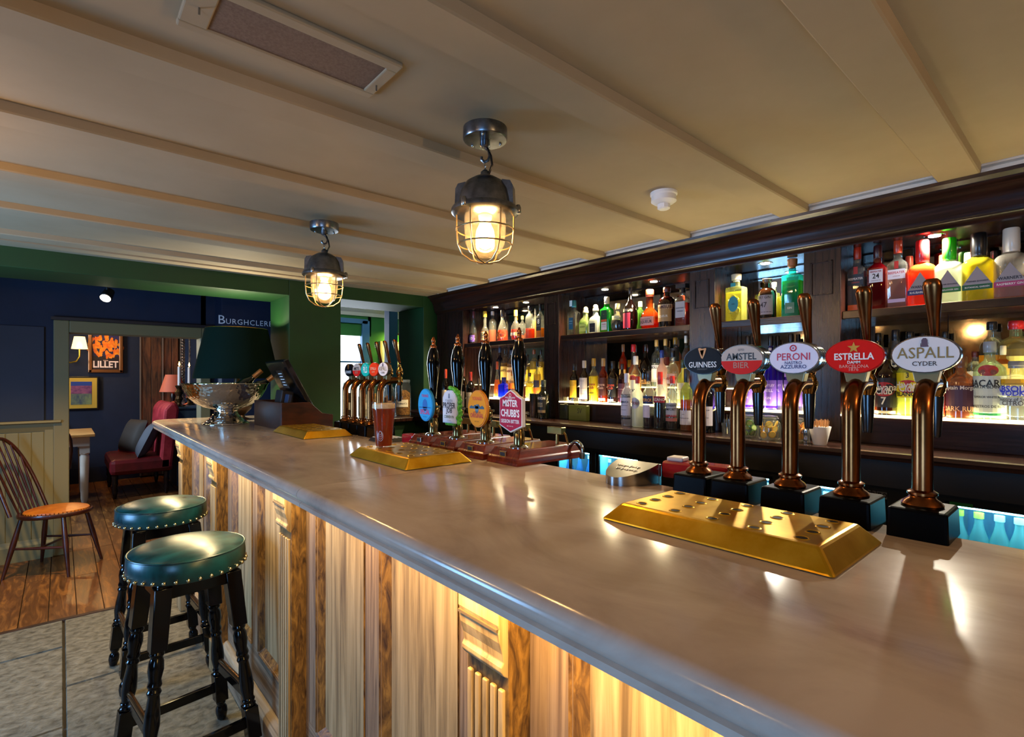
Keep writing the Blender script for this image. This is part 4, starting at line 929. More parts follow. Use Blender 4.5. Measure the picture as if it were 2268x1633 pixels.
for u, v, r in ((-.012, .085, .013), (.012, .10, .014), (-.016, .055, .014), (.014, .05, .015), (.002, .03, .014), (.0, .115, .010)): m.tube([(-.030, -u-r*math.cos(2*PI*k/16), v+r*math.sin(2*PI*k/16)) for k in range(17)], .0028, 6, False)
obj('lemon_print', m, flat('#e8d80c', .4), b)
bot(1699, 618, 38, 'U', 'apoth', ('#3a1c0a', .6, .05, .14), '#6a3008', .5, '#6a4a30', [(.10, .58, .70, '#a9a0a4', [('DRY GIN', .7, .88, '#3a3438'), ('47', .35, .5, '#3a3438'), ('=', .85, .12, '#3a3438')])], 'brown apothecary gin bottle with a grey stamp label', g3, name='gin_bottle', cork=True)
bot(1715, 626, 22, 'V', 'square', ('#eef2b0', .2, .05, .12), '#e8e04a', .6, '#e0d6b8', [], 'yellow bottle with cork half hidden behind the brown apothecary one', g3, name='gin_bottle', cork=True)
bot(1755, 574, 43, 'U', 'square', ('#4ac8c0', .22, .05, .14), '#a8a81c', .62, '#c8763a', [(.06, .24, .55, '#5a8a6a', [('GIN', .5, .5, '#e0e8d8')])], 'aqua glass gin bottle with a copper neck and olive liquid', g3, name='gin_bottle', cork=True)
g4 = 'gin bottles on the top shelf of the right hand bay'
bot(1899, 547, 39, 'U', 'boxy', ('#c8ccd0', .25, .06, .14), None, 0, '#b83018', [(.40, .56, .9, '#23303c', [('BEEFEATER', .98, .6, W), ('LONDON', .5, .25, '#c84a3a')]), (.02, .10, .95, '#c8581c', []), (.57, .68, .25, '#b02018', [])], 'clear gin bottle with a dark label and red cap, first in the right hand bay', g4, name='gin_bottle')
b = bot(1944, 545, 43, 'U', 'boxy', ('#a80c1c', .4, .05, .16), '#8a0814', .55, '#3a1418', [(.42, .62, .72, '#dfe0ea', [('BEEFEATER', .82, .84, '#a01830'), ('24', .5, .5, '#15120f'), ('LONDON DRY GIN', .7, .15, '#4a4448')])], 'ruby red faceted gin bottle with a white label reading 24', g4, name='gin_bottle')
bot(1989, 532, 43, 'U', 'boxy', CLR, '#f0c0b8', .55, '#c8401c', [(.42, .56, .9, '#e4e0f0', [('BEEFEATER', .95, .66, '#b01c30'), ('LONDON', .4, .3, '#8a5a6a')]), (.57, .68, .22, '#b02018', []), (.08, .13, .9, '#c8b8d8', [])], 'clear gin bottle with red cap and white label, between the ruby and the orange ones', g4, name='gin_bottle')
def warner(px, y, w_, glass, liq, fill, cap, band, t1, t2, label):
    return bot(px, y, w_, 'U', 'gin', glass, liq, fill, cap, [(.16, .50, .86, '#a39896', [(t1, .78, .36, '#1a1a24')], 'peak'), (.16, .235, .92, band, [(t2, .8, .5, W)], 'rect', .0008)], label, g4, name='gin_bottle')
warner(2043, 533, 60, ('#f08a3c', .3, .05, .14), '#ee5a10', .55, '#e01818', '#2a2a66', "WARNER'S", 'RHUBARB GIN', 'orange gin bottle with a red neck seal and a peaked grey label')
warner(2103, 528, 60, ('#f2f6ea', .35, .05, .14), '#e8ecd8', .6, '#2ac014', '#2f7a30', 'WARNER EDWARDS', 'ELDERFLOWER GIN', 'clear gin bottle with a bright green neck seal')
warner(2168, 517, 67, ('#f0e83c', .3, .05, .14), '#e8d80c', .62, '#0a0a0c', '#1c5a30', 'WARNER EDWARDS', 'BOTANICAL GARDEN', 'yellow gin bottle with a black neck seal')
warner(2240, 506, 70, ('#f2ede0', .25, .05, .14), '#e87a5a', .24, '#e4dcc8', '#b83a6a', "WARNER'S", 'RASPBERRY GIN', 'clear gin bottle with a white neck seal and pink band, at the photo edge')
bot(2206, 556, 44, 'V', 'gin', ('#e8e0a0', .25, .05, .14), '#e0d02c', .5, '#101012', [], 'gin bottle with a black top half hidden behind the yellow one', g4, name='gin_bottle')
bot(2146, 560, 40, 'V', 'gin', ('#e8efd8', .25, .05, .14), None, .5, '#efe8c8', [], 'bottle with a cream top between the green sealed and yellow gins', g4, name='gin_bottle')
bot(2014, 568, 34, 'V', 'gin', ('#cfd6d0', .2, .05, .14), None, 0, '#c8402a', [], 'clear bottle behind and between the red capped and orange gins', g4, name='gin_bottle')
bot(2088, 565, 34, 'V', 'gin', ('#e4dcd0', .2, .05, .14), None, 0, '#b83a28', [], 'bottle with a rust red top behind the orange gin', g4, name='gin_bottle')
# ---- lower shelves, bay 1
g5 = 'bottles on the lower steps of the leftmost bay'
bot(1026, 812, 18, 'C', 'wine', DRK, None, 0, '#3a1418', [(.12, .45, .8, '#cfc4ae', [])], 'dark wine bottle with a cream label, between the two farthest pump handles', g5, name='wine_bottle')
bot(1042, 824, 20, 'C', 'wine', DRK, None, 0, '#7a1414', [(.12, .5, .8, '#cfc4ae', [('=', .7, .7, K)])], 'dark wine bottle with a red capsule behind the pump with the green clip', g5, name='wine_bottle')
bot(987, 818, 17, 'C', 'wine', DRK, None, 0, '#8a2a14', [(.12, .5, .8, '#cfc4ae', [])], 'dark wine bottle with an orange red capsule, nearest the green wall', g5, name='wine_bottle')
bot(1060, 838, 20, 'D', 'tear', ('#5a4838', .7, .2, .08), None, 0, '#3a2c20', [], 'short taupe round bottle in the shade of the leftmost bay', g5)
bot(1101, 801, 18, 'S', 'cone', CLR, '#e8900c', .5, '#c0542a', [], 'clear flared bottle of golden spirit with an orange brown neck', g5)
bot(1107, 770, 16, 'T', 'std', ('#2a3050', .6, .1, .1), None, 0, '#2c3f6a', [], 'tall bottle with a dark blue capsule in the leftmost bay', g5)
bot(1119, 772, 21, 'T', 'std', CLR, '#e8b41c', .6, '#2a2420', [(.12, .5, 1, '#e8cf6a', [('GRANTS', .8, .7, K)])], 'whisky bottle with a cream yellow label above the cobalt blue one', g5)
bot(1133, 776, 21, 'T', 'std', CLR, '#e8a81c', .6, '#2a3a5a', [(.12, .5, 1, '#ead29a', [('WHISKY', .8, .7, '#8a2a1c')])], 'whisky bottle with a pale label right of the cream yellow labelled one', g5)
bot(1116, 836, 27, 'S', 'boxy', ('#0c22d0', .55, .06, .14), None, 0, '#0a1a9a', [], 'cobalt blue square bottle', g5)
bot(1137, 822, 24, 'S', 'rum', CLR, '#d85a0c', .55, '#c8781c', [(.10, .34, 1, '#1c1a1c', []), (.36, .56, .9, '#f0700c', [])], 'amber bottle with orange and black labels beside the cobalt blue one', g5)
bot(1168, 786, 20, 'T', 'boxy', CLR, '#f0d00c', .6, '#1a1412', [(.12, .5, 1, '#f0d83c', [('JB', .5, .7, '#b01c18')])], 'bottle of yellow liquid right behind the nearest pump handle', g5)
bot(1183, 774, 20, 'T', 'std', CLR, '#f0d42c', .66, '#6a3a1c', [(.1, .44, 1, '#f0d42c', [('=', .6, .6, '#b01c18')])], 'tall clear bottle of pale yellow whisky with a brown capsule', g5)
bot(1198, 775, 15, 'T', 'std', CLR, '#ecc81c', .66, '#181410', [(.1, .5, 1, '#e8c83a', [])], 'slim yellow bottle at the right end of the leftmost bay', g5)
bot(1173, 826, 18, 'S', 'std', CLR, '#f0dc2c', .6, '#4a2c18', [(.1, .46, 1, '#f0dc3c', [])], 'yellow labelled bottle on the lower step behind the crimson clip', g5)
bot(1190, 800, 17, 'S', 'std', CLR, '#eccc1c', .66, '#1a1614', [(.12, .3, 1, '#e86a1c', []), (.32, .5, .9, '#2a2030', [])], 'bottle with orange and purple labels on the lower step, near the steel tumbler', g5)
bot(1204, 842, 26, 'C', 'rum', ('#0c140c', .85, .06, .14), None, 0, '#2a3028', [(.16, .58, .74, '#14140f', [('JAMESON', .95, .86, '#e8e0d0'), ('IRISH', .5, .55, '#c8b890'), ('WHISKEY', .6, .4, '#c8b890')]), (.16, .23, .70, '#b89a6a', [])], 'black whiskey bottle with black label standing on the counter by the pilaster', g5)
t = thing('steel_tumbler', 'tall plain steel cocktail shaker tin left of the black whiskey bottle', 'shaker', toR(1184, 2.33, CT))
obj('body', MB().lathe([(.026, 0), (.030, .01), (.034, .15), (.035, .152)], 24), STEEL, t, smooth=True)
obj('rim', MB().lathe([(.0352, .150), (.036, .153), (.0345, .156)], 24), CHROME, t, smooth=True)
# ---- lower shelves, bay 2
g6 = 'bottles on the lower steps of the second bay'
bot(1272, 806, 20, 'S', 'rum', DRK, None, 0, '#1a1410', [(.10, .56, .8, '#d8a81c', [('=', .7, .7, K)]), (.80, .85, .3, '#d8b81c', [])], 'black coffee liqueur bottle with a yellow label, leftmost in the second bay', g6)
bot(1294, 799, 21, 'S', 'rum', ('#2a1a14', .6, .06, .14), None, 0, '#dcd4c8', [(.06, .58, .95, '#d8d0dc', [('=', .5, .85, '#5a2a4a'), ('=', .8, .5, '#8a1c1c'), ('=', .6, .25, '#b8860c')])], 'dark rum bottle with white cap and tall white illustrated label', g6)
bot(1315, 794, 21, 'S', 'rum', CLR, '#e8cc1c', .6, '#c8a040', [(.16, .58, .95, '#f0d410', [('Havana', .7, .60, '#b01c18'), ('Club', .5, .42, '#b01c18'), ('3 ANOS', .5, .12, K)])], 'rum bottle with a bright yellow label and gold cap', g6)
bot(1336, 794, 21, 'S', 'rum', ('#c8501c', .3, .06, .12), '#8a2408', .6, '#c8a060', [(.16, .56, .95, '#5a2a20', [('Havana', .7, .62, '#e8b8a0'), ('Club', .5, .44, '#e8b8a0')]), (.05, .10, .7, W, [])], 'amber rum bottle with a brown label and pale cap', g6)
bot(1357, 800, 23, 'S', 'rum', ('#1a0a06', .75, .06, .14), None, 0, '#0c0a0a', [(.14, .58, .95, '#161214', [('Havana', .7, .66, '#e85a3a'), ('Club', .5, .50, '#e85a3a'), ('7', .2, .25, W)]), (.04, .09, .5, W, [])], 'near black rum bottle with a black label edged in cream', g6)
bot(1378, 806, 19, 'S', 'std', ('#3a0c18', .7, .06, .14), None, 0, '#2a0c10', [(.14, .5, .9, '#4a1c30', [('=', .7, .6, '#d8b0a0')])], 'plum coloured bottle right of the near black rum', g6)
bot(1380, 763, 17, 'T', 'rum', ('#d8400c', .35, .06, .12), '#c02a08', .6, '#6a4a2a', [(.1, .4, .9, '#e0c07a', [])], 'red amber bottle at the back left of the middle cluster', g6)
bot(1403, 763, 26, 'T', 'bulb', CLR, '#f08a0c', .52, '#b81820', [(.06, .28, 1, '#e8cc80', [('MOUNT GAY', .9, .6, '#3a2010')])], 'round orange rum bottle with a red cap and cream label', g6)
bot(1430, 763, 29, 'T', 'tear', ('#140c08', .85, .08, .12), None, 0, '#15100c', [(.06, .22, .9, '#c89a5a', [('BAILEYS', .9, .5, '#3a1c10')])], 'dark cream liqueur bottle with a tan label', g6)
bot(1454, 753, 22, 'T', 'std', CLR, '#e8ece4', .5, '#c8a050', [(.10, .46, .95, '#e8e8ea', [('ABSOLUT', .95, .85, '#2a2a30')])], 'clear vodka bottle with a gold cap, left one of the pair', g6)
bot(1474, 751, 22, 'T', 'std', CLR, '#c81010', .62, '#c8a050', [(.10, .44, .95, '#e8e8ea', [('ABSOLUT', .95, .85, '#2a2a30')])], 'vodka bottle with a gold cap and red contents, right one of the pair', g6)
bot(1496, 748, 27, 'T', 'std', CLR, '#d8900c', .8, '#a87818', [(.52, .78, .8, '#0c0a08', [])], 'golden bottle with a black tag hanging on its neck', g6)
bot(1519, 744, 17, 'T', 'std', CLR, '#c8401c', .55, W, [(.16, .46, 1, '#ead8a8', [('=', .7, .8, K)])], 'reddish bottle with a cream label against the pilaster', g6)
bot(1408, 789, 26, 'S', 'rum', CLR, '#f0c03c', .55, W, [(.10, .50, .95, '#f0e4c0', [('BACARDI', .9, .45, '#2a1c18')]), (.50, .60, .45, '#c03018', [], 'oval')], 'rum bottle with a white cap and a red disc on its label', g6)
bot(1466, 776, 24, 'S', 'std', ('#f0d4cc', .6, .3, .06), None, 0, '#243a8a', [(.12, .5, .9, '#f0dcd6', [])], 'frosted pinkish bottle with a dark blue cap', g6)
bot(1490, 777, 26, 'S', 'apoth', CLR, None, 0, '#101018', [(.40, .58, .9, '#e8c8c0', [('SMIRNOFF', .9, .5, '#a01c1c')])], 'clear vodka bottle with a black cap and pinkish oval label', g6)
bot(1513, 797, 25, 'S', 'rum', ('#eef0b0', .35, .06, .12), '#e8ec9a', .6, '#3a4a1c', [(.15, .5, .9, '#f0f0c8', [('=', .7, .6, '#c8a01c')])], 'pale yellow green bottle at the right of the middle cluster', g6)
g7 = 'bottles standing on the back counter before the second bay'
bot(1388, 827, 25, 'C', 'rum', ('#b8b8c8', .3, .06, .14), None, 0, '#dcd4dc', [(.20, .54, .97, '#dcd0d8', [('SAMBUCA', .7, .75, '#2a2438'), ('=', .6, .55, '#2a2438'), ('=', .4, .3, '#2a2438')]), (.54, .60, .97, '#2a2438', [('RAMAZZOTTI', .98, .5, W)]), (.13, .16, .97, '#1a1620', [])], 'clear sambuca bottle with a white cap and tall white label, first on the counter', g7)
bot(1412, 834, 25, 'C', 'std', FRO, None, 0, '#b82018', [(.36, .58, .66, '#c8c0c8', [('STOLI', .7, .5, '#a82a2a')], 'oval')], 'frosted white bottle with a red cap and a round grey label', g7)
bot(1437, 822, 26, 'C', 'rum', CLR, '#4a1420', .22, '#15151c', [(.42, .56, .85, '#1c2a5a', [('APEROL', .9, .5, '#f0a03c')]), (.18, .40, .5, '#d8ccd8', [])], 'clear aperitif bottle with a black cap and a slanting blue label', g7)
bot(1462, 824, 28, 'C', 'wine', CLR, '#150c10', .5, '#b82418', [(.46, .57, .95, '#a81830', [('CINZANO', .95, .5, W)])], 'vermouth bottle, dark below a crimson label, with a red cap', g7)
bot(1489, 833, 28, 'C', 'std', CLR, '#3a2a30', .2, '#b82418', [(.16, .22, .9, '#c87a6a', []), (.26, .50, .85, '#c8c8cc', [('SOUTHERN', .85, .8, K), ('COMFORT', .85, .5, K)]), (.24, .28, .8, '#b83a3a', [])], 'clear whiskey liqueur bottle with a red cap, its level nearly empty', g7)
bot(1520, 817, 27, 'C', 'wine', ('#b8c080', .2, .06, .14), '#e86a10', .50, '#0c0c10', [(.10, .33, .92, '#e4dfe0', [('=', .15, .72, K), ('=', .7, .45, K)])], 'rose wine bottle with black capsule and white label, beside the bronze pipe', g7, name='wine_bottle')
bot(1566, 826, 36, 'C', 'wine', ('#0a0a0c', .9, .06, .14), None, 0, '#0c0c10', [(.12, .44, .8, '#c0b8bc', [('=', .7, .8, '#4a4448'), ('=', .6, .4, '#4a4448')])], 'dark red wine bottle with a grey white label between the first two near taps', g7, name='wine_bottle')
# glass block boxes marked SV, with two shot glasses on top
for px0, px1, X, col, lb in ((1239, 1257, 2.37, '#6a7050', 'left narrow dull glass box marked SV'), (1259, 1298, 2.34, '#b0b868', 'wide olive glass box marked SV in the second bay')):
    y1, y0 = yat(px0, X), yat(px1, X)
    t = thing('glass_box', lb, 'box', (X, (y0+y1)/2, CT)); hw = (y1-y0)/2
    obj('box_body', MB().box(0 if X > 2.35 else 0, .035, -hw, hw, 0, .092), tinted(col, .6, .1, .1), t, bevel=.004)
    letters('lettering', 'SV', INK, t, negX(-.001), .034 if X < 2.35 else .02, 0, .0 if X > 2.35 else .02, .06, 1.3)
for px in (1247, 1277):
    t = thing('shot_glass', 'empty shot glass standing on the '+('narrow' if px < 1260 else 'wide')+' glass box', 'glass', (2.388 if px < 1260 else 2.358, yat(px, 2.36), CT+.0925), 0, 'shot glasses on the glass boxes')
    obj('glass', MB().lathe([(.012, 0), (.013, .004), (.018, .045)], 16, caps=False), tinted('#e8e4d0', .12, .05, .14), t, smooth=True); obj('glass_bottom', MB().lathe([(.0119, .0), (.0125, .008)], 16), tinted('#d8d4c0', .3, .05, .12), t, smooth=True)
# ---- lower shelf, narrow bay 3: violet bottles
g8 = 'violet gin bottles on the lit step of the narrow bay'
for i, (px, yt, w_, row, lb) in enumerate(((1657, 745, 27, 'S', 'violet bottle, first of the six from the left'), (1672, 747, 24, 'D2', 'violet bottle, second from the left, set back'), (1707, 744, 28, 'S', 'violet bottle with white banded neck, third from the left'), (1722, 744, 24, 'D2', 'violet bottle with white banded neck, fourth from the left'), (1752, 740, 28, 'S', 'violet bottle, fifth from the left, behind the white badge'), (1768, 741, 24, 'D2', 'violet bottle against the right pilaster'))):
    ROWS['D2'] = (2.475, 1.2555)
    b = bot(px, yt, w_, row, 'std', ('#3a1cb0', .5, .08, .12), '#5a2ce0', .7, '#0c0c14', [(.06, .40, .95, '#6a4ab8', [('WHITLEY', .7, .8, '#c8b8e8'), ('NEILL', .5, .6, '#c8b8e8'), ('GIN', .3, .3, '#c8b8e8')]), (.80, .835, .5, '#dcd8e4', []) if 2 <= i <= 3 else (.44, .56, .6, '#8a6ad0', [])], lb, g8, name='gin_bottle')
# ---- lower shelves, bay 4
g9 = 'bottles on the lower steps of the right hand bay'
bot(1909, 790, 42, 'S', 'rum', ('#e8a040', .3, .06, .12), '#e0780c', .6, '#1c1410', [(.14, .5, .9, '#c8542a', [('=', .2, .5, W)])], 'amber bottle with a rust label right of the ESTRELLA tap pipe', g9)
bot(1945, 738, 30, 'T', 'std', ('#20160e', .6, .06, .14), None, 0, '#0c0a0a', [], 'dark bottle with a black cap behind the red badge', g9)
bot(1963, 770, 45, 'S', 'rum', ('#4a2208', .55, .06, .14), '#2a1006', .6, '#15100c', [(.12, .55, .95, '#14121a', [('7', .16, .22, W)]), (.28, .49, .66, '#b82424', [('Havana', 1.15, .64, W), ('Club', .7, .36, W)], 'oval', .0006), (.03, .07, .7, '#b8b0a0', [])], 'dark rum bottle with a black label and red disc, figure 7 below', g9)
bot(1984, 731, 36, 'T', 'rum', ('#c8ccd0', .3, .06, .14), None, 0, '#15151a', [(.10, .56, .97, '#141214', [('8', .3, .8, W)])], 'rum bottle with a black label marked 8 standing behind the red disc ones', g9)
bot(2016, 762, 50, 'S', 'rum', ('#e8ec9a', .25, .06, .14), '#d8e08a', .6, '#d8d4c8', [(.26, .60, .95, '#f0dc10', [('3', .08, .9, K), ('BLANCO', .7, .14, K)]), (.32, .50, .6, '#b82424', [('Havana', 1.15, .64, W), ('Club', .7, .36, W)], 'oval', .0006)], 'clear rum bottle with a yellow label and red disc, left of the last tap pipe', g9)
bot(2016, 735, 40, 'T', 'std', ('#3a2a20', .6, .06, .14), None, 0, '#0f0d0d', [], 'dark bottle behind the yellow labelled rum', g9)
bot(2045, 738, 34, 'T', 'boxy', ('#4a4030', .5, .06, .14), None, 0, '#0f0d0d', [], 'dark boxy bottle behind the ASPALL badge', g9)
bot(2071, 790, 36, 'S', 'std', ('#e08a5a', .3, .06, .12), '#c8501c', .6, '#2a1c18', [(.16, .52, .95, '#a83a4a', [('=', .8, .6, W), ('=', .5, .3, W)])], 'spiced rum bottle with a reddish label right of the last tap pipe', g9)
bot(2094, 735, 30, 'T', 'std', ('#7a4a20', .4, .06, .12), None, 0, '#101014', [], 'brown bottle with a black cap at the edge of the mirrored poster', g9)
bot(2128, 790, 52, 'S', 'rum', ('#e0a878', .3, .06, .14), '#4a1408', .52, '#8a5a3a', [(.13, .53, .95, '#4a2438', [('Captain Morgan', .95, .90, '#e8d8c8'), ('DARK RUM', .92, .08, '#e8a878')])], 'dark rum bottle with a deep purple pictorial label', g9)
bot(2160, 779, 32, 'T', 'std', CLR, None, 0, '#5a1c18', [(.2, .5, .9, '#e8e4e0', [('=', .5, .5, K)])], 'clear bottle with a dark red cap between the purple and white labels', g9)
bot(2192, 757, 58, 'S', 'std', ('#dfeee0', .18, .05, .14), '#c8ecc8', .30, '#9aa0a4', [(.10, .56, .97, '#dfe4cc', [('BACARDI', .97, .80, '#2a2a26'), ('CARTA BLANCA', .8, .70, '#4a4a40'), ('SUPERIOR WHITE RUM', .7, .42, '#4a4a40'), ('MAESTROS DE RON', .8, .16, '#5a5a50')]), (.56, .70, .44, '#c0301c', [], 'oval', .0006), (.06, .09, .9, '#3aa860', [])], 'clear white rum bottle with a red disc above a pale label, grey capsule', g9)
bot(2197, 713, 44, 'T', 'apoth', CLR, None, 0, '#121216', [(.20, .52, .95, '#f0a020', [])], 'tall clear bottle with a black cap behind the white rum', g9)
bot(2222, 766, 30, 'D3', 'boxy', ('#f0c860', .3, .06, .12), '#eca80c', .7, '#e8d8b8', [(.25, .6, .9, '#f4c860', [])], 'golden yellow bottle between the white rum and the vodka', g9) if ROWS.setdefault('D3', (2.52, 1.3515)) else 0
bot(2252, 800, 68, 'S', 'apoth', CLR, None, 0, '#8a8a86', [(.42, .58, .95, '#eceee8', [('ABSOLUT', .80, .72, '#3a44d8'), ('VODKA', .56, .30, '#3a44d8')]), (.60, .70, .95, '#f0b00c', []), (.26, .40, .9, '#e0e8dc', [('Country of Sweden', .8, .7, '#6a6a60'), ('CITRON', .5, .3, '#6a6a60')])], 'clear vodka bottle with blue lettering and a yellow shoulder band, at the photo edge', g9)
bot(2250, 711, 62, 'T', 'apoth', ('#eef0c0', .2, .05, .14), '#e8c83a', .6, '#b81c20', [(.18, .50, .95, '#ecd870', [('=', .3, .5, K)])], 'large bottle with a red cap and pale yellow label behind the vodka', g9)
# ---- bottles inside the fridges
ORD = ['first', 'second', 'third', 'fourth', 'fifth', 'sixth', 'seventh']
def fb(px, X, ztop, r, col, cap, label, group, lcol=None, word=None):
    y = yat(px, X)
    t = thing('fridge_bottle', label, 'bottle', (X, y, .6945), 0, group); h = ztop-.724
    obj('bottle_body', MB().lathe([(r*.9, 0), (r, .006), (r, h*.52), (r*.86, h*.64), (r*.5, h*.78), (r*.38, h*.86), (r*.38, h*.93)], 16), tinted(col, .45, .08, .12), t, smooth=True)
    obj('cap', MB().lathe([(r*.46, h*.92), (r*.46, h)], 12), flat(cap, .3, .3), t, smooth=True)
    if lcol:
        n = 8; v = [(-(r+.001)*math.cos(a), -(r+.001)*math.sin(a), z) for z in (h*.2, h*.5) for a in [-1.1+2.2*k/n for k in range(n+1)]]
        l = obj('label', MB().add(v, [(k, k+1, k+n+2, k+n+1) for k in range(n)]), flat(lcol, .5), t)
        if word: letters('lettering', word, flat('#20506a', .5), l, lambda u, v: (-(r+.0018)*math.cos(u/r), -(r+.0018)*math.sin(u/r), v), r*1.5, .01, 0, h*.36)
for i, px in enumerate((1262, 1284, 1306)): fb(px, 2.38, .968, .026, '#3aa0e8', '#d8f8f8', ORD[i]+' blue bottle from the left in the leftmost fridge', 'bottles in the first fridge')
for i, px in enumerate((1350, 1372, 1392, 1412)): fb(px, 2.38, .965, .024, '#4ab0d8', '#e8fff8', ORD[i]+' blue bottle from the left in the fridge behind the metal block', 'bottles in the second fridge')
for i, (px, c, w_) in enumerate(((1580, '#5ad020', 'lime green'), (1597, '#e8e040', 'yellow'), (1612, '#e86a9a', 'pink'), (1668, '#4ac0d8', 'blue'), (1686, '#3ab0d8', 'blue'), (1702, '#3ab0d8', 'blue'))):
    fb(px, 2.38, .962, .024, c, '#e8fff4', w_+' bottle, '+ORD[i]+' from the left in the middle fridge', 'bottles in the middle fridge')
for i, px in enumerate((1782, 1806, 1830, 1856, 1900, 1926, 1950)): fb(px, 2.38, .962, .027, '#3a98e0', '#e0fbff', ORD[i]+' blue bottle from the left in the fridge with the grey sticker', 'bottles in the fourth fridge')
for i, (px, cp, lc) in enumerate(((2124, '#d8d83a', '#c8dc5a'), (2168, '#e8e84a', '#c8dc5a'), (2214, '#dfe8e8', '#4aa8d0'), (2258, '#dfe8e8', '#4aa8d0'))):
    fb(px, 2.36, .972, .030, '#b8f0ec', cp, 'clear tonic bottle, '+ORD[i]+' from the left in the rightmost fridge', 'tonic bottles in the rightmost fridge', lc, 'TONIC')
y0 = yat(1965, 2.286); y1 = yat(1922, 2.286)
t = tag(obj('fridge_sticker', MB().box(2.284, 2.2865, y0, y1, .955, .992), flat('#8a8a88', .5)), 'grey sticker with black lettering on a fridge door', 'sticker')
letters('lettering', 'rhino', INK, t, lambda u, v: (2.2832, -u, v), .062, .03, -(y0+y1)/2, .972, 1.2)
tag(obj('green_sign', MB().box(2.284, 2.287, yat(2155, 2.286), yat(2103, 2.286), .968, .995), flat('#0c7a1c', .5)), 'small green strip at the top of the rightmost fridge door', 'sign')
# ================================================================ PENDANTS
def pendant(x, y, label, rz=0):
    t = thing('cage_pendant', label, 'pendant light', (x, y, 0), rz, 'industrial cage pendants under the ceiling')
    obj('ceiling_rose', MB().lathe([(.060, 2.078), (.0605, 2.05), (.058, 2.046), (.015, 2.044)], 36), PEWTER, t, smooth=True)
    s = MB()
    for a in (.6, 2.7, 4.8): s.sphere((.045*math.cos(a), .045*math.sin(a), 2.044), .004, 8, 5)
    o_ = obj('screws_of_rose', s, CHROME, t, smooth=True); o_['kind'] = 'stuff'
    obj('hook', MB().lathe([(.014, 2.046), (.014, 2.03), (.010, 2.026)], 14).tube([(0, -.001, 2.028), (.010, 0, 2.018), (.013, 0, 2.004), (.008, 0, 1.992), (-.002, 0, 1.988), (-.010, 0, 1.995), (-.010, 0, 2.003)], .0042, 8), PEWTER, t, smooth=True)
    ch = MB()
    for k in range(3):
        z = 1.984-k*.010; ax = (k % 2 == 0)
        ch.tube([((.0045*math.cos(q) if ax else 0), (0 if ax else .0045*math.cos(q)), z+.0075*math.sin(q)) for q in [2*PI*j/10 for j in range(11)]], .0011, 5, False)
    obj('chain', ch, CHROME, t, smooth=True)
    obj('cable', MB().tube([(.004, 0, 2.03), (.018, -.008, 2.0), (.022, -.010, 1.975), (.012, -.005, 1.955), (.008, -.003, 1.945)], .0032, 8), BLACK, t, smooth=True)
    h = MB().lathe([(.006, 1.966), (.012, 1.960), (.013, 1.950), (.03, 1.944), (.052, 1.930), (.066, 1.907), (.072, 1.88), (.0735, 1.866), (.088, 1.862), (.092, 1.856), (.0915, 1.848), (.082, 1.842)], 40)
    for sgn in (-1, 1): h.prism([(sgn*.050, 1.932), (sgn*.072, 1.928), (sgn*.079, 1.915), (sgn*.081, 1.862), (sgn*.050, 1.862)], -.018, .018)
    hd = obj('housing', h, PEWTER, t, smooth=True)
    b = MB()
    for k in range(3):
        a = 2*PI*k/3+2.2; b.lathe([(.006, -.012), (.008, -.009), (.008, .004), (.005, .012)], 10, (.090*math.cos(a), .090*math.sin(a), 1.857))
    o_ = obj('clamp_bolts', b, STEEL, hd, smooth=True); o_['kind'] = 'stuff'
    cg = MB()
    cp = [(.078, 1.846), (.0775, 1.80), (.074, 1.765), (.062, 1.737), (.038, 1.719), (.012, 1.7135), (0, 1.713)]
    for k in range(6):
        a = 2*PI*k/6+.25; cg.tube([(r*math.cos(a), r*math.sin(a), z) for r, z in cp], .0022, 6)
    for r, z in ((.0785, 1.802), (.0725, 1.762)): cg.tube([(r*math.cos(2*PI*k/28), r*math.sin(2*PI*k/28), z) for k in range(29)], .0022, 6, False)
    obj('wire_cage', cg, flat('#b89a6a', .3, .8), t, smooth=True)
    obj('glass_dome', MB().lathe([(.056, 1.848), (.056, 1.80), (.053, 1.765), (.042, 1.742), (.02, 1.730), (.002, 1.728)], 28, caps=False), tinted('#fff2d8', .05, .03, .1), t, smooth=True)
    obj('lamp_holder', MB().lathe([(.02, 1.848), (.018, 1.832), (.014, 1.828)], 16), flat('#e8dcc0', .4), t, smooth=True)
    obj('bulb', MB().lathe([(.010, 1.83), (.014, 1.822), (.024, 1.80), (.0265, 1.78), (.022, 1.762), (.008, 1.752), (.001, 1.751)], 20, caps=False), glow('#ffd48a', 34), t, smooth=True)
    return t
p1 = pendant(.87, 1.11, 'grey metal caged pendant lamp, nearest the viewer over the bar', -.9)
p2 = dup(p1); p2.location = (.87, 2.25, 0); p2.rotation_euler = (0, 0, -.5); p2['label'] = 'grey metal caged pendant lamp, the farther one over the bar'
p3 = dup(p1); p3.location = (-.55, .72, 0); p3['label'] = 'grey metal caged pendant lamp seen mirrored over the bottles at the right edge'
# smoke detector
t = thing('smoke_detector', 'white round smoke detector on the ceiling', 'smoke detector', (1.727, 1.105, 2.105))
obj('base', MB().lathe([(.050, 0), (.050, -.010), (.046, -.014)], 28), WHITE, t, smooth=True)
obj('body', MB().lathe([(.045, -.013), (.046, -.020), (.047, -.034), (.036, -.042), (.030, -.045)], 28), WHITE, t, smooth=True)
obj('sensor_cage', MB().lathe([(.024, -.045), (.024, -.060), (.018, -.064), (.004, -.065)], 10), WHITE, t)
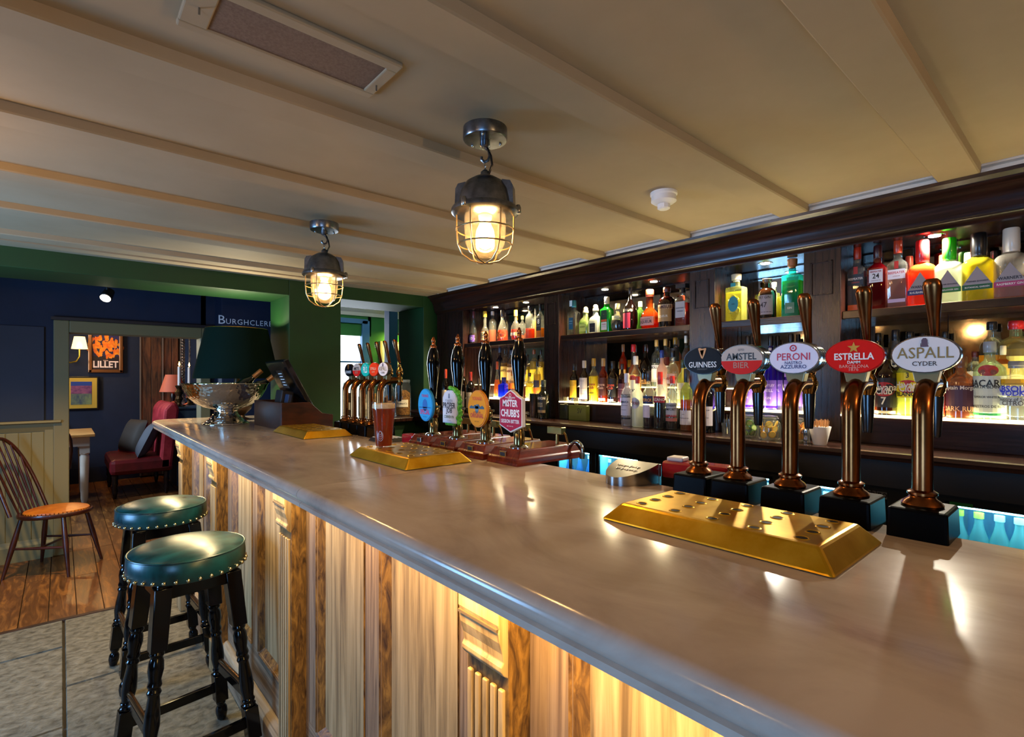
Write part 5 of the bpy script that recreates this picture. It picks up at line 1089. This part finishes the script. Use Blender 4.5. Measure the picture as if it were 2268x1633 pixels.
# ceiling speaker panel
t = thing('ceiling_panel', 'long brown grille panel in a raised cream frame on the ceiling', 'vent', (.385, 1.115, 2.105))
obj('frame', MB().box(-.215, .192, -.083, -.055, -.012, 0).box(-.215, .192, .062, .085, -.012, 0).box(-.215, -.165, -.055, .062, -.012, 0).box(.165, .192, -.055, .062, -.012, 0), CEILW, t, bevel=.003)
obj('grille', MB().box(-.165, .165, -.055, .062, -.008, -.003), noisy('#6a5240', '#7c6450', .8, scale=(200, 200, 200)), t)
s = MB(); s.tube([(-.19, .0, -.012), (-.19, .0, -.024)], .002, 6); s.tube([(.178, .02, -.012), (.178, .02, -.024)], .002, 6)
obj('screws', s, STEEL, t)
tag(obj('metal_strip', MB().box(.172, .200, .98, 1.195, 2.098, 2.105), flat('#6c7a86', .4, .4), bevel=.002), 'short grey metal strip on the ceiling beside the brown grille', 'ceiling strip')
# spotlight in the dining room
q = onY(237, 655, 4.6)
t = thing('spotlight', 'small dark cylinder spotlight glowing white, above the dining room', 'light', (q[0], 4.6, q[2]))
M_ = Matrix.Rotation(math.radians(25), 4, 'Y') @ Matrix.Rotation(math.radians(-38), 4, 'X')
obj('can', MB().lathe([(.034, -.03), (.038, -.026), (.03, .05), (.02, .06)], 24).xf(M_), flat('#14161a', .4), t, smooth=True)
obj('lens', MB().lathe([(.031, -.032), (.031, -.029)], 20).xf(M_), glow('#ffeccf', 22), t)
obj('stem', MB().tube([(0, 0, .04), (0, 0, 2.4-q[2])], .008, 8), flat('#14161a', .4), t)
lamp('spotlight_beam', 'SPOT', (q[0], 4.58, q[2]-.05), 22, (1, .85, .6), .03, (math.radians(12), math.radians(-22), 0), spot=math.radians(90))
# ================================================================ STOOLS
def stool(x, y, rz, label, first=None):
    if first:
        t = dup(first); t.location = (x, y, 0); t.rotation_euler = (0, 0, rz); t['label'] = label; return t
    t = thing('bar_stool', label, 'stool', (x, y, 0), rz, 'green leather bar stools along the bar')
    R = .186
    obj('cushion', MB().lathe([(R*.97, .712), (R, .716), (R*1.005, .75), (R*.995, .778), (R*.97, .786), (R*.85, .797), (R*.6, .806), (R*.3, .810), (.001, .811)], 48, caps=False).add([(R*.97*math.cos(2*PI*k/48), R*.97*math.sin(2*PI*k/48), .712) for k in range(48)], [tuple(range(47, -1, -1))]), LEATHER, t, smooth=2)
    obj('piping', MB().tube([(R*.985*math.cos(2*PI*k/48), R*.985*math.sin(2*PI*k/48), .785) for k in range(49)], .0032, 8, False), LEATHER, t, smooth=True)
    st = obj('stud', MB().sphere((0, 0, 0), .0068, 10, 6), flat('#c8b890', .15, 1), t, smooth=True)
    for k in range(34):
        o = st if k == 0 else st.copy()
        if k: COL.objects.link(o)
        a = 2*PI*k/34; o.location = (R*1.005*math.cos(a), R*1.005*math.sin(a), .722)
    obj('apron', MB().prism([(-.125, -.125), (.125, -.125), (.125, .125), (-.125, .125)], .655, .712, 'z'), BLACKPAINT, t, bevel=.006)
    for sx in (-1, 1):
        for sy in (-1, 1):
            top = Vector((sx*.108, sy*.108, .70)); bot_ = Vector((sx*.172, sy*.172, 0)); d = top-bot_
            def P(z): return bot_+d*(z/.70)
            m = MB()
            def sq(z0, z1, w0, w1):
                a, b = P(z0), P(z1)
                v = [(a.x+i*w0, a.y+j*w0, z0) for i, j in ((-1, -1), (1, -1), (1, 1), (-1, 1))]+[(b.x+i*w1, b.y+j*w1, z1) for i, j in ((-1, -1), (1, -1), (1, 1), (-1, 1))]
                m.add(v, [(3, 2, 1, 0), (4, 5, 6, 7), (0, 1, 5, 4), (1, 2, 6, 5), (2, 3, 7, 6), (3, 0, 4, 7)])
            sq(.50, .70, .024, .026); sq(.085, .20, .023, .023)
            prof = [(.20, .019), (.206, .024), (.214, .017), (.222, .023), (.23, .018), (.27, .024), (.31, .022), (.36, .0165), (.372, .022), (.384, .0165), (.392, .022), (.41, .018), (.44, .0235), (.465, .022), (.48, .017), (.488, .023), (.50, .020)]
            m.tube([P(z) for z, r in prof], [r for z, r in prof], 14)
            foot = [(0, .012), (.006, .017), (.03, .022), (.05, .021), (.065, .013), (.072, .018), (.085, .018)]
            m.tube([P(z) for z, r in foot], [r for z, r in foot], 14)
            obj('leg', m, BLACKPAINT, t, smooth=True, bevel=.003)
    def rail(ax, s, z, foot=False):
        q = .172-.064*z/.70
        h = .018
        if ax == 'x': m = MB().box(-q, q, s*q-.009, s*q+.009, z-h, z+h)
        else: m = MB().box(s*q-.009, s*q+.009, -q, q, z-h, z+h)
        r_ = obj('stretcher', m, BLACKPAINT, t, bevel=.003)
        if foot:
            if ax == 'x': mm = MB().tube([(-q+.02, s*q-.012*s, z+h+.006), (q-.02, s*q-.012*s, z+h+.006)], .009, 12)
            else: mm = MB().tube([(s*q, -q+.02, z+h+.006), (s*q, q-.02, z+h+.006)], .009, 12)
            obj('foot_rail', mm, flat('#8a5f38', .25, .9), t, smooth=True)
    rail('x', -1, .145); rail('x', 1, .145); rail('y', -1, .24, True); rail('y', 1, .24, True)
    return t
s1 = stool(.350, 2.20, .12, 'green leather bar stool nearest the viewer, with brass studs')
stool(.372, 3.02, .05, 'green leather bar stool farther back, partly behind the other', s1)
# ================================================================ WINDSOR CHAIR
t = thing('windsor_chair', 'dark wooden hoop back chair with an orange leather seat pad', 'chair', (-.035, 5.07, 0), math.atan2(-.2, .32))
WD = noisy('#2a1009', '#4c2114', .3, scale=(12, 12, 12), coat=.3)
# local +x = front
m = MB(); n = 32
def seat_r(a, k=1): return ((.215+.02*math.cos(a))*k, (.205-.025*math.cos(a))*k)
v = []
for z, k in ((.405, .93), (.412, .98), (.425, 1), (.435, .985), (.437, .93)):
    v += [(seat_r(2*PI*i/n, k)[0]*math.cos(2*PI*i/n), seat_r(2*PI*i/n, k)[1]*math.sin(2*PI*i/n), z) for i in range(n)]
f = [tuple(range(n-1, -1, -1)), tuple(range(4*n, 5*n))]
for j in range(4): f += [(j*n+i, j*n+(i+1) % n, (j+1)*n+(i+1) % n, (j+1)*n+i) for i in range(n)]
obj('seat', m.add(v, f), WD, t, smooth=True)
v = []
for z, k in ((.436, .88), (.446, .86), (.452, .6), (.454, .3)): v += [(seat_r(2*PI*i/n, k)[0]*math.cos(2*PI*i/n)+.01, seat_r(2*PI*i/n, k)[1]*math.sin(2*PI*i/n), z) for i in range(n)]
f = [tuple(range(3*n, 4*n))]
for j in range(3): f += [(j*n+i, j*n+(i+1) % n, (j+1)*n+(i+1) % n, (j+1)*n+i) for i in range(n)]
obj('seat_pad', MB().add(v, f), noisy('#a8560c', '#d07a1c', .35, scale=(9, 9, 9)), t, smooth=True)
nl = MB()
for i in range(56): a = 2*PI*i/56; nl.sphere((seat_r(a, .89)[0]*math.cos(a)+.01, seat_r(a, .89)[1]*math.sin(a), .441), .0032, 6, 4)
obj('pad_studs', nl, flat('#3a2a18', .3, .8), t)
hoop = []
for k in range(25):
    a = PI*k/24; yy = .175*math.cos(a) if k not in (0,) else .175
    zz = .43+.53*math.sin(a)**.62; hoop.append((-.165-(zz-.43)*.36, yy*(1-.08*math.sin(a)), zz))
obj('hoop', MB().tube(hoop, .0125, 10), WD, t, smooth=True)
for k in range(6):
    yb = -.095+k*.038; yt = yb*1.35; zt = .43+.53*max(0, 1-(yt/.175)**2)**.31; xt = -.165-(zt-.43)*.36
    obj('spindle', MB().tube([(-.165, yb, .43), ((-.165+xt)/2, (yb+yt)/2, (.43+zt)/2), (xt, yt, zt)], [.006, .0085, .005], 8), WD, t, smooth=True)
lg = {}
for sx in (-1, 1):
    for sy in (-1, 1):
        a, b = Vector((sx*.13, sy*.12, .42)), Vector((sx*.205, sy*.185, 0)); lg[sx, sy] = (a, b)
        obj('leg', MB().tube([a, a.lerp(b, .45), b], [.013, .018, .0095], 10), WD, t, smooth=True)
for sy in (-1, 1): obj('stretcher', MB().tube([lg[1, sy][0].lerp(lg[1, sy][1], .52), (0, sy*.152, .2), lg[-1, sy][0].lerp(lg[-1, sy][1], .52)], [.007, .011, .007], 8), WD, t, smooth=True)
obj('stretcher', MB().tube([(0, -.152, .2), (0, .152, .2)], .008, 8), WD, t, smooth=True)
# ================================================================ DINING ROOM
t = thing('pine_table', 'dining table with a pale wooden top and white turned legs', 'table', (-.17, 8.0, 0))
TT = noisy('#a8743a', '#d8a868', .4, scale=(4, 30, 30))
obj('tabletop', MB().box(-.75, .46, -.55, .36, .745, .775), TT, t, bevel=.004)
obj('apron', MB().box(-.70, .41, -.50, .31, .64, .745), WHITE, t)
for x, y in ((.37, -.44), (.37, .27), (-.68, -.44), (-.68, .27)):
    obj('leg', MB().lathe([(.026, 0), (.034, .05), (.042, .45), (.044, .52), (.034, .54), (.046, .55), (.046, .56)], 18, (x, y, 0)).box(x-.045, x+.045, y-.045, y+.045, .56, .745), WHITE, t, smooth=True)
def bentwood(x, y, rz, label):
    t = thing('bentwood_chair', label, 'chair', (x, y, 0), rz, 'bentwood chairs at the pine table')
    obj('seat', MB().lathe([(.19, .44), (.20, .45), (.20, .465), (.18, .47)], 26), WD, t, smooth=True)
    def arch(w_, zt, r): return MB().tube([(-.17-(z-.45)*.25, yy, z) for yy, z in [(-w_, .45), (-w_*1.05, .65)]+[(w_*1.02*-math.cos(PI*k/12), .70+(zt-.70)*math.sin(PI*k/12)) for k in range(13)]+[(w_*1.05, .65), (w_, .45)]], r, 8)
    obj('outer_bow', arch(.18, .92, .013), WD, t, smooth=True); obj('inner_bow', arch(.10, .84, .010), WD, t, smooth=True)
    for sx in (-1, 1):
        for sy in (-1, 1): obj('leg', MB().tube([(sx*.13, sy*.13, .45), (sx*.18, sy*.17, 0)], [.015, .010], 8), WD, t, smooth=True)
    obj('ring', MB().tube([(.15*math.cos(2*PI*k/20), .15*math.sin(2*PI*k/20), .22) for k in range(21)], .007, 6, False), WD, t, smooth=True)
bentwood(-.14, 7.30, math.radians(100), 'dark bentwood chair at the near side of the pine table')
bentwood(-.12, 8.62, math.radians(-80), 'reddish bentwood chair at the far side of the pine table')
# settee
t = thing('red_settee', 'burgundy upholstered settee on dark turned legs', 'settee', (.42, 7.48, 0))
RED = noisy('#4a0c14', '#7a1824', .45, scale=(6, 6, 6), bump=.05)
obj('seat', MB().box(0, .62, 0, 1.0, .27, .46), RED, t, bevel=.05)
obj('backrest', MB().prism([(.47, .30), (.60, .30), (.68, 1.02), (.65, 1.10), (.58, 1.10), (.52, 1.02)], 0, 1.0), noisy('#8a1426', '#c03a48', .55, scale=(6, 6, 6)), t, bevel=.03)
for x, y in ((.05, .05), (.05, .95), (.55, .05), (.55, .95)):
    obj('leg', MB().lathe([(.014, 0), (.018, .02), (.03, .09), (.02, .13), (.032, .17), (.028, .20), (.032, .27)], 14, (x, y, 0)), flat('#14090a', .25), t, smooth=True)
def cushion(x, y, z, rx, rz, col, label):
    t = thing('cushion', label, 'cushion', (x, y, z), 0, 'two piped cushions on the settee'); t.rotation_euler = (0, math.radians(rx), math.radians(rz))
    v = []; f = []; n = 14
    for s in (-1, 1):
        for i in range(n+1):
            for j in range(n+1):
                a, b = 2*i/n-1, 2*j/n-1; h = .075*((1-a**4)*(1-b**4))**.6
                e = 1-.07*(1-a*a)*0
                v.append((s*h, a*.21*(1-.08*(1-b*b)*-1*0), b*.21))
    N_ = (n+1)**2
    for i in range(n):
        for j in range(n):
            q = i*(n+1)+j; f.append((q, q+1, q+n+2, q+n+1)); f.append((N_+q, N_+q+n+1, N_+q+n+2, N_+q+1))
    obj('cover', MB().add(v, f), flat(col, .7), t, smooth=2)
    obj('piping', MB().tube([(0, .212*a, .212*b) for a, b in ((-1, -1), (1, -1), (1, 1), (-1, 1), (-1, -1))], .006, 8), flat('#a01c2c', .6), t, smooth=True)
cushion(.70, 8.22, .665, 20, 20, '#2e2a28', 'dark grey cushion with red piping, the farther of two')
cushion(.80, 7.70, .655, 24, -10, '#4a5260', 'blue grey cushion with red piping, the nearer of two')
# chest with candlesticks, coral lamp, tall mirror frame
cx0, cz = 1.12, 1.02
t = thing('side_chest', 'blue grey painted chest behind the settee', 'chest', (1.13, 7.9, 0))
t.scale = (.7, 1, 1)
obj('body', MB().box(0, .55, 0, .95, 0, 1.0), noisy('#2c4866', '#4a6c90', .4, scale=(5, 5, 5)), t, bevel=.005)
obj('top', MB().box(-.03, .58, -.03, .98, 1.0, 1.03), noisy('#3a5878', '#5c7ea2', .35, scale=(5, 5, 5)), t, bevel=.005)
for k in range(4): d = obj('drawer', MB().box(.02, .53, -.012, 0, .06+k*.235, .27+k*.235), noisy('#35547a', '#4f7298', .4, scale=(5, 5, 5)), t, bevel=.004); obj('drawer_knob', MB().sphere((.275, -.02, .165+k*.235), .014, 10, 6), BRASS, d, smooth=True)
def candle(x, y, label):
    t = thing('candlestick', label, 'candlestick', (x, y, 1.03), 0, 'lit candles on the chest')
    obj('stick', MB().lathe([(.07, 0), (.072, .01), (.03, .03), (.022, .05), (.045, .10), (.03, .14), (.05, .19), (.028, .23), (.045, .26), (.05, .27), (.02, .28)], 20), noisy('#120c08', '#5a4426', .3, .5, scale=(30, 30, 30)), t, smooth=True)
    c = obj('candle', MB().lathe([(.019, .27), (.017, .52), (.012, .525)], 14), flat('#dfe4ea', .5), t, smooth=True)
    obj('flame', MB().lathe([(.001, .53), (.010, .545), (.009, .56), (.001, .59)], 10), glow('#ffb45a', 30), c, smooth=True)
q1 = onY(397, 838, 7.97)[0]; q2 = onY(419, 838, 8.35)[0]
candle(q1, 7.97, 'dark carved candlestick with a lit white candle, left of the pair'); candle(q2, 8.35, 'dark carved candlestick with a lit white candle, right of the pair')
lx = onY(383, 838, 8.6)[0]
t = thing('coral_lamp', 'small lamp with a coral pink shade behind the candlesticks', 'lamp', (lx, 8.6, 1.03))
obj('lamp_shade', MB().lathe([(.16, .18), (.09, .42)], 28, caps=False), flat('#e0765a', .6), t, smooth=2)
obj('lamp_base', MB().lathe([(.06, 0), (.05, .02), (.02, .05), (.03, .12), (.012, .2)], 18), BLACK, t, smooth=True)
obj('bulb', MB().sphere((0, 0, .27), .03, 12, 8), glow('#ffc890', 12), t, smooth=True)
lamp('coral_lamp_glow', 'POINT', (lx, 8.6, 1.36), 3, (1, .6, .4), .05)
mx0, mx1 = onY(404, 838, 8.9)[0], onY(440, 838, 8.9)[0]
t = thing('tall_mirror', 'tall mirror in a carved silver frame behind the candles', 'mirror', (mx0, 8.9, 1.05))
obj('mirror_glass', MB().box(0, mx1-mx0, 0, .01, 0, 1.1), flat('#9aa0b0', .05, 1), t)
m = MB().box(-.03, .03, -.03, .02, -.02, 1.12).box(mx1-mx0-.02, mx1-mx0+.03, -.03, .02, -.02, 1.12).box(.08, .10, -.03, .02, -.02, 1.12)
for k in range(26): m.sphere((0, -.03, .03+k*.042), .018, 8, 5)
obj('frame', m, noisy('#3a342e', '#a8a094', .3, .7, scale=(40, 40, 40)), t, bevel=.003)
# framed pictures and wall lamp on the far wall
def pane_y(px0, px1, py0, py1, Y):
    a, b = onY(px0, py0, Y), onY(px1, py1, Y); a2 = onY(px0, py1, Y); return a[0], b[0], (a2[2]+b[2])/2, (a[2]+onY(px1, py0, Y)[2])/2
x0, x1, z0, z1 = pane_y(195, 273, 738, 826, 8.95)
z1 += .14
t = thing('framed_poster', 'gilt framed poster lettered LILLET on the blue wall', 'picture', (x0, 8.95, z0)); w_, h_ = x1-x0, z1-z0
obj('frame', MB().box(0, w_, 0, .045, 0, .045).box(0, w_, 0, .045, h_-.045, h_).box(0, .045, 0, .045, 0, h_).box(w_-.045, w_, 0, .045, 0, h_), flat('#8a5a34', .3, .6), t, bevel=.01)
obj('poster', MB().box(.04, w_-.04, .02, .03, .04, h_-.04), noisy('#1a1440', '#2a2260', .5, scale=(3, 3, 3)), t)
obj('dark_base', MB().box(.045, w_-.045, .018, .021, .045, h_*.33), flat('#1c0c14', .5), t)
m = MB(); rn = random.Random(4)
for k in range(90):
    a = rn.uniform(0, 2*PI); r = math.sqrt(rn.random()); cx_, cz_ = w_/2+r*.19*math.cos(a), h_*.52+r*.15*math.sin(a); s = rn.uniform(.02, .036); b0 = rn.uniform(0, 1)
    m.add([(cx_+s*math.cos(b0+2*PI*j/5)*(1 if j % 2 else .6), .0172-k*.00004, cz_+s*math.sin(b0+2*PI*j/5)) for j in range(5)], [(0, 1, 2, 3, 4)])
obj('orange_leaves', m, noisy('#d8500c', '#f4a01c', .5, scale=(14, 14, 14)), t)
letters('lettering', 'LILLET', flat('#f0dcd8', .5), t, negY(.0165), w_*.72, .03, w_/2, h_*.17, 1.25)
letters('lettering', 'KINA', flat('#f0c8b8', .5), t, negY(.0165), w_*.14, .02, w_/2, h_*.245)
x0, x1, z0, z1 = pane_y(140, 219, 834, 908, 8.95)
t = thing('framed_painting', 'black framed village painting with a yellow mount', 'picture', (x0, 8.95, z0)); w_, h_ = x1-x0, z1-z0
obj('frame', MB().box(0, w_, 0, .04, 0, h_), flat('#0e0f14', .3), t, bevel=.006)
obj('mount', MB().box(.02, w_-.02, -.004, .001, .02, h_-.02), flat('#c8a43c', .5), t)
obj('sky_panel', MB().box(.075, w_-.075, -.008, -.003, h_*.72, h_-.07), flat('#24408c', .5), t)
obj('roofs_panel', MB().box(.075, w_-.075, -.008, -.003, h_*.48, h_*.72), noisy('#5a2a5c', '#a05a7a', .6, scale=(14, 14, 24)), t)
obj('garden_panel', MB().box(.075, w_-.075, -.008, -.003, .07, h_*.48), noisy('#20345c', '#7c8a5c', .6, scale=(12, 12, 6)), t)
q = onY(176, 765, 8.85)
t = thing('wall_sconce', 'brass wall light with a small cream shade, at the left edge of the doorway', 'wall light', (q[0], 8.80, q[2]-.05))
obj('lamp_shade', MB().lathe([(.085, 0), (.055, .16)], 24, caps=False), glow('#ffd28a', 2.6), t, smooth=2)
obj('arm', MB().tube([(0, 0, 0), (0, 0, -.10), (-.03, .03, -.16), (-.09, .08, -.18), (-.14, .15, -.16)], .009, 8), BRASS, t, smooth=True)
lamp('sconce_glow', 'POINT', (q[0], 8.70, q[2]+.0), 14, (1, .6, .22), .05)
# lettering on the nib wall
sx = onY(543, 717, 5.19)
v_, f_, hh_ = txt('URGHCLERE', .004, 1.12)
zt = sx[2]+.012
lf = thing('wall_lettering', 'silver grey capital lettering on the dark blue wall above the green lamp', 'lettering', (onY(484, 717, 5.19)[0], 5.198, zt))
wl_ = onY(604, 717, 5.19)[0]-onY(484, 717, 5.19)[0]
GL = flat('#f0f4f8', .4)
letters('letter', 'B', GL, lf, negY(-.001), wl_*.115, .0, wl_*.062, .012, 1.0)
letters('letters', 'URGHCLERE', GL, lf, negY(-.001), wl_*.86, .0, wl_*.565, 0, 1.05, 1.12)
# poster on the customers' wall, seen mirrored at the right edge
px0 = 0.60; t = thing('dark_poster', 'large dark red framed poster with pale capitals, seen reversed in the mirror', 'picture', (-1.715, .90, 1.28))
obj('frame', MB().box(0, .03, -.32, .32, 0, .76), flat('#5a3c1c', .3, .5), t, bevel=.01)
obj('print', MB().box(.028, .034, -.28, .28, .04, .72), noisy('#2a0c0a', '#3f1410', .5, scale=(3, 3, 3)), t)
fX = lambda u, v: (.0355, u, v)
letters('lettering', 'CONTREFAÇONS', flat('#d8b89a', .5), t, fX, .30, .01, .11, .655, 1.15)
letters('lettering', 'ÉVITER', flat('#d8b89a', .5), t, fX, .15, .01, -.18, .675, 1.15)
obj('orange_shape', MB().add([(.0352, .02+.09*math.cos(2*PI*k/20), .33+.16*math.sin(2*PI*k/20)) for k in range(20)], [tuple(range(20))]), noisy('#8a4a1c', '#e0a060', .5, scale=(9, 9, 9)), t)
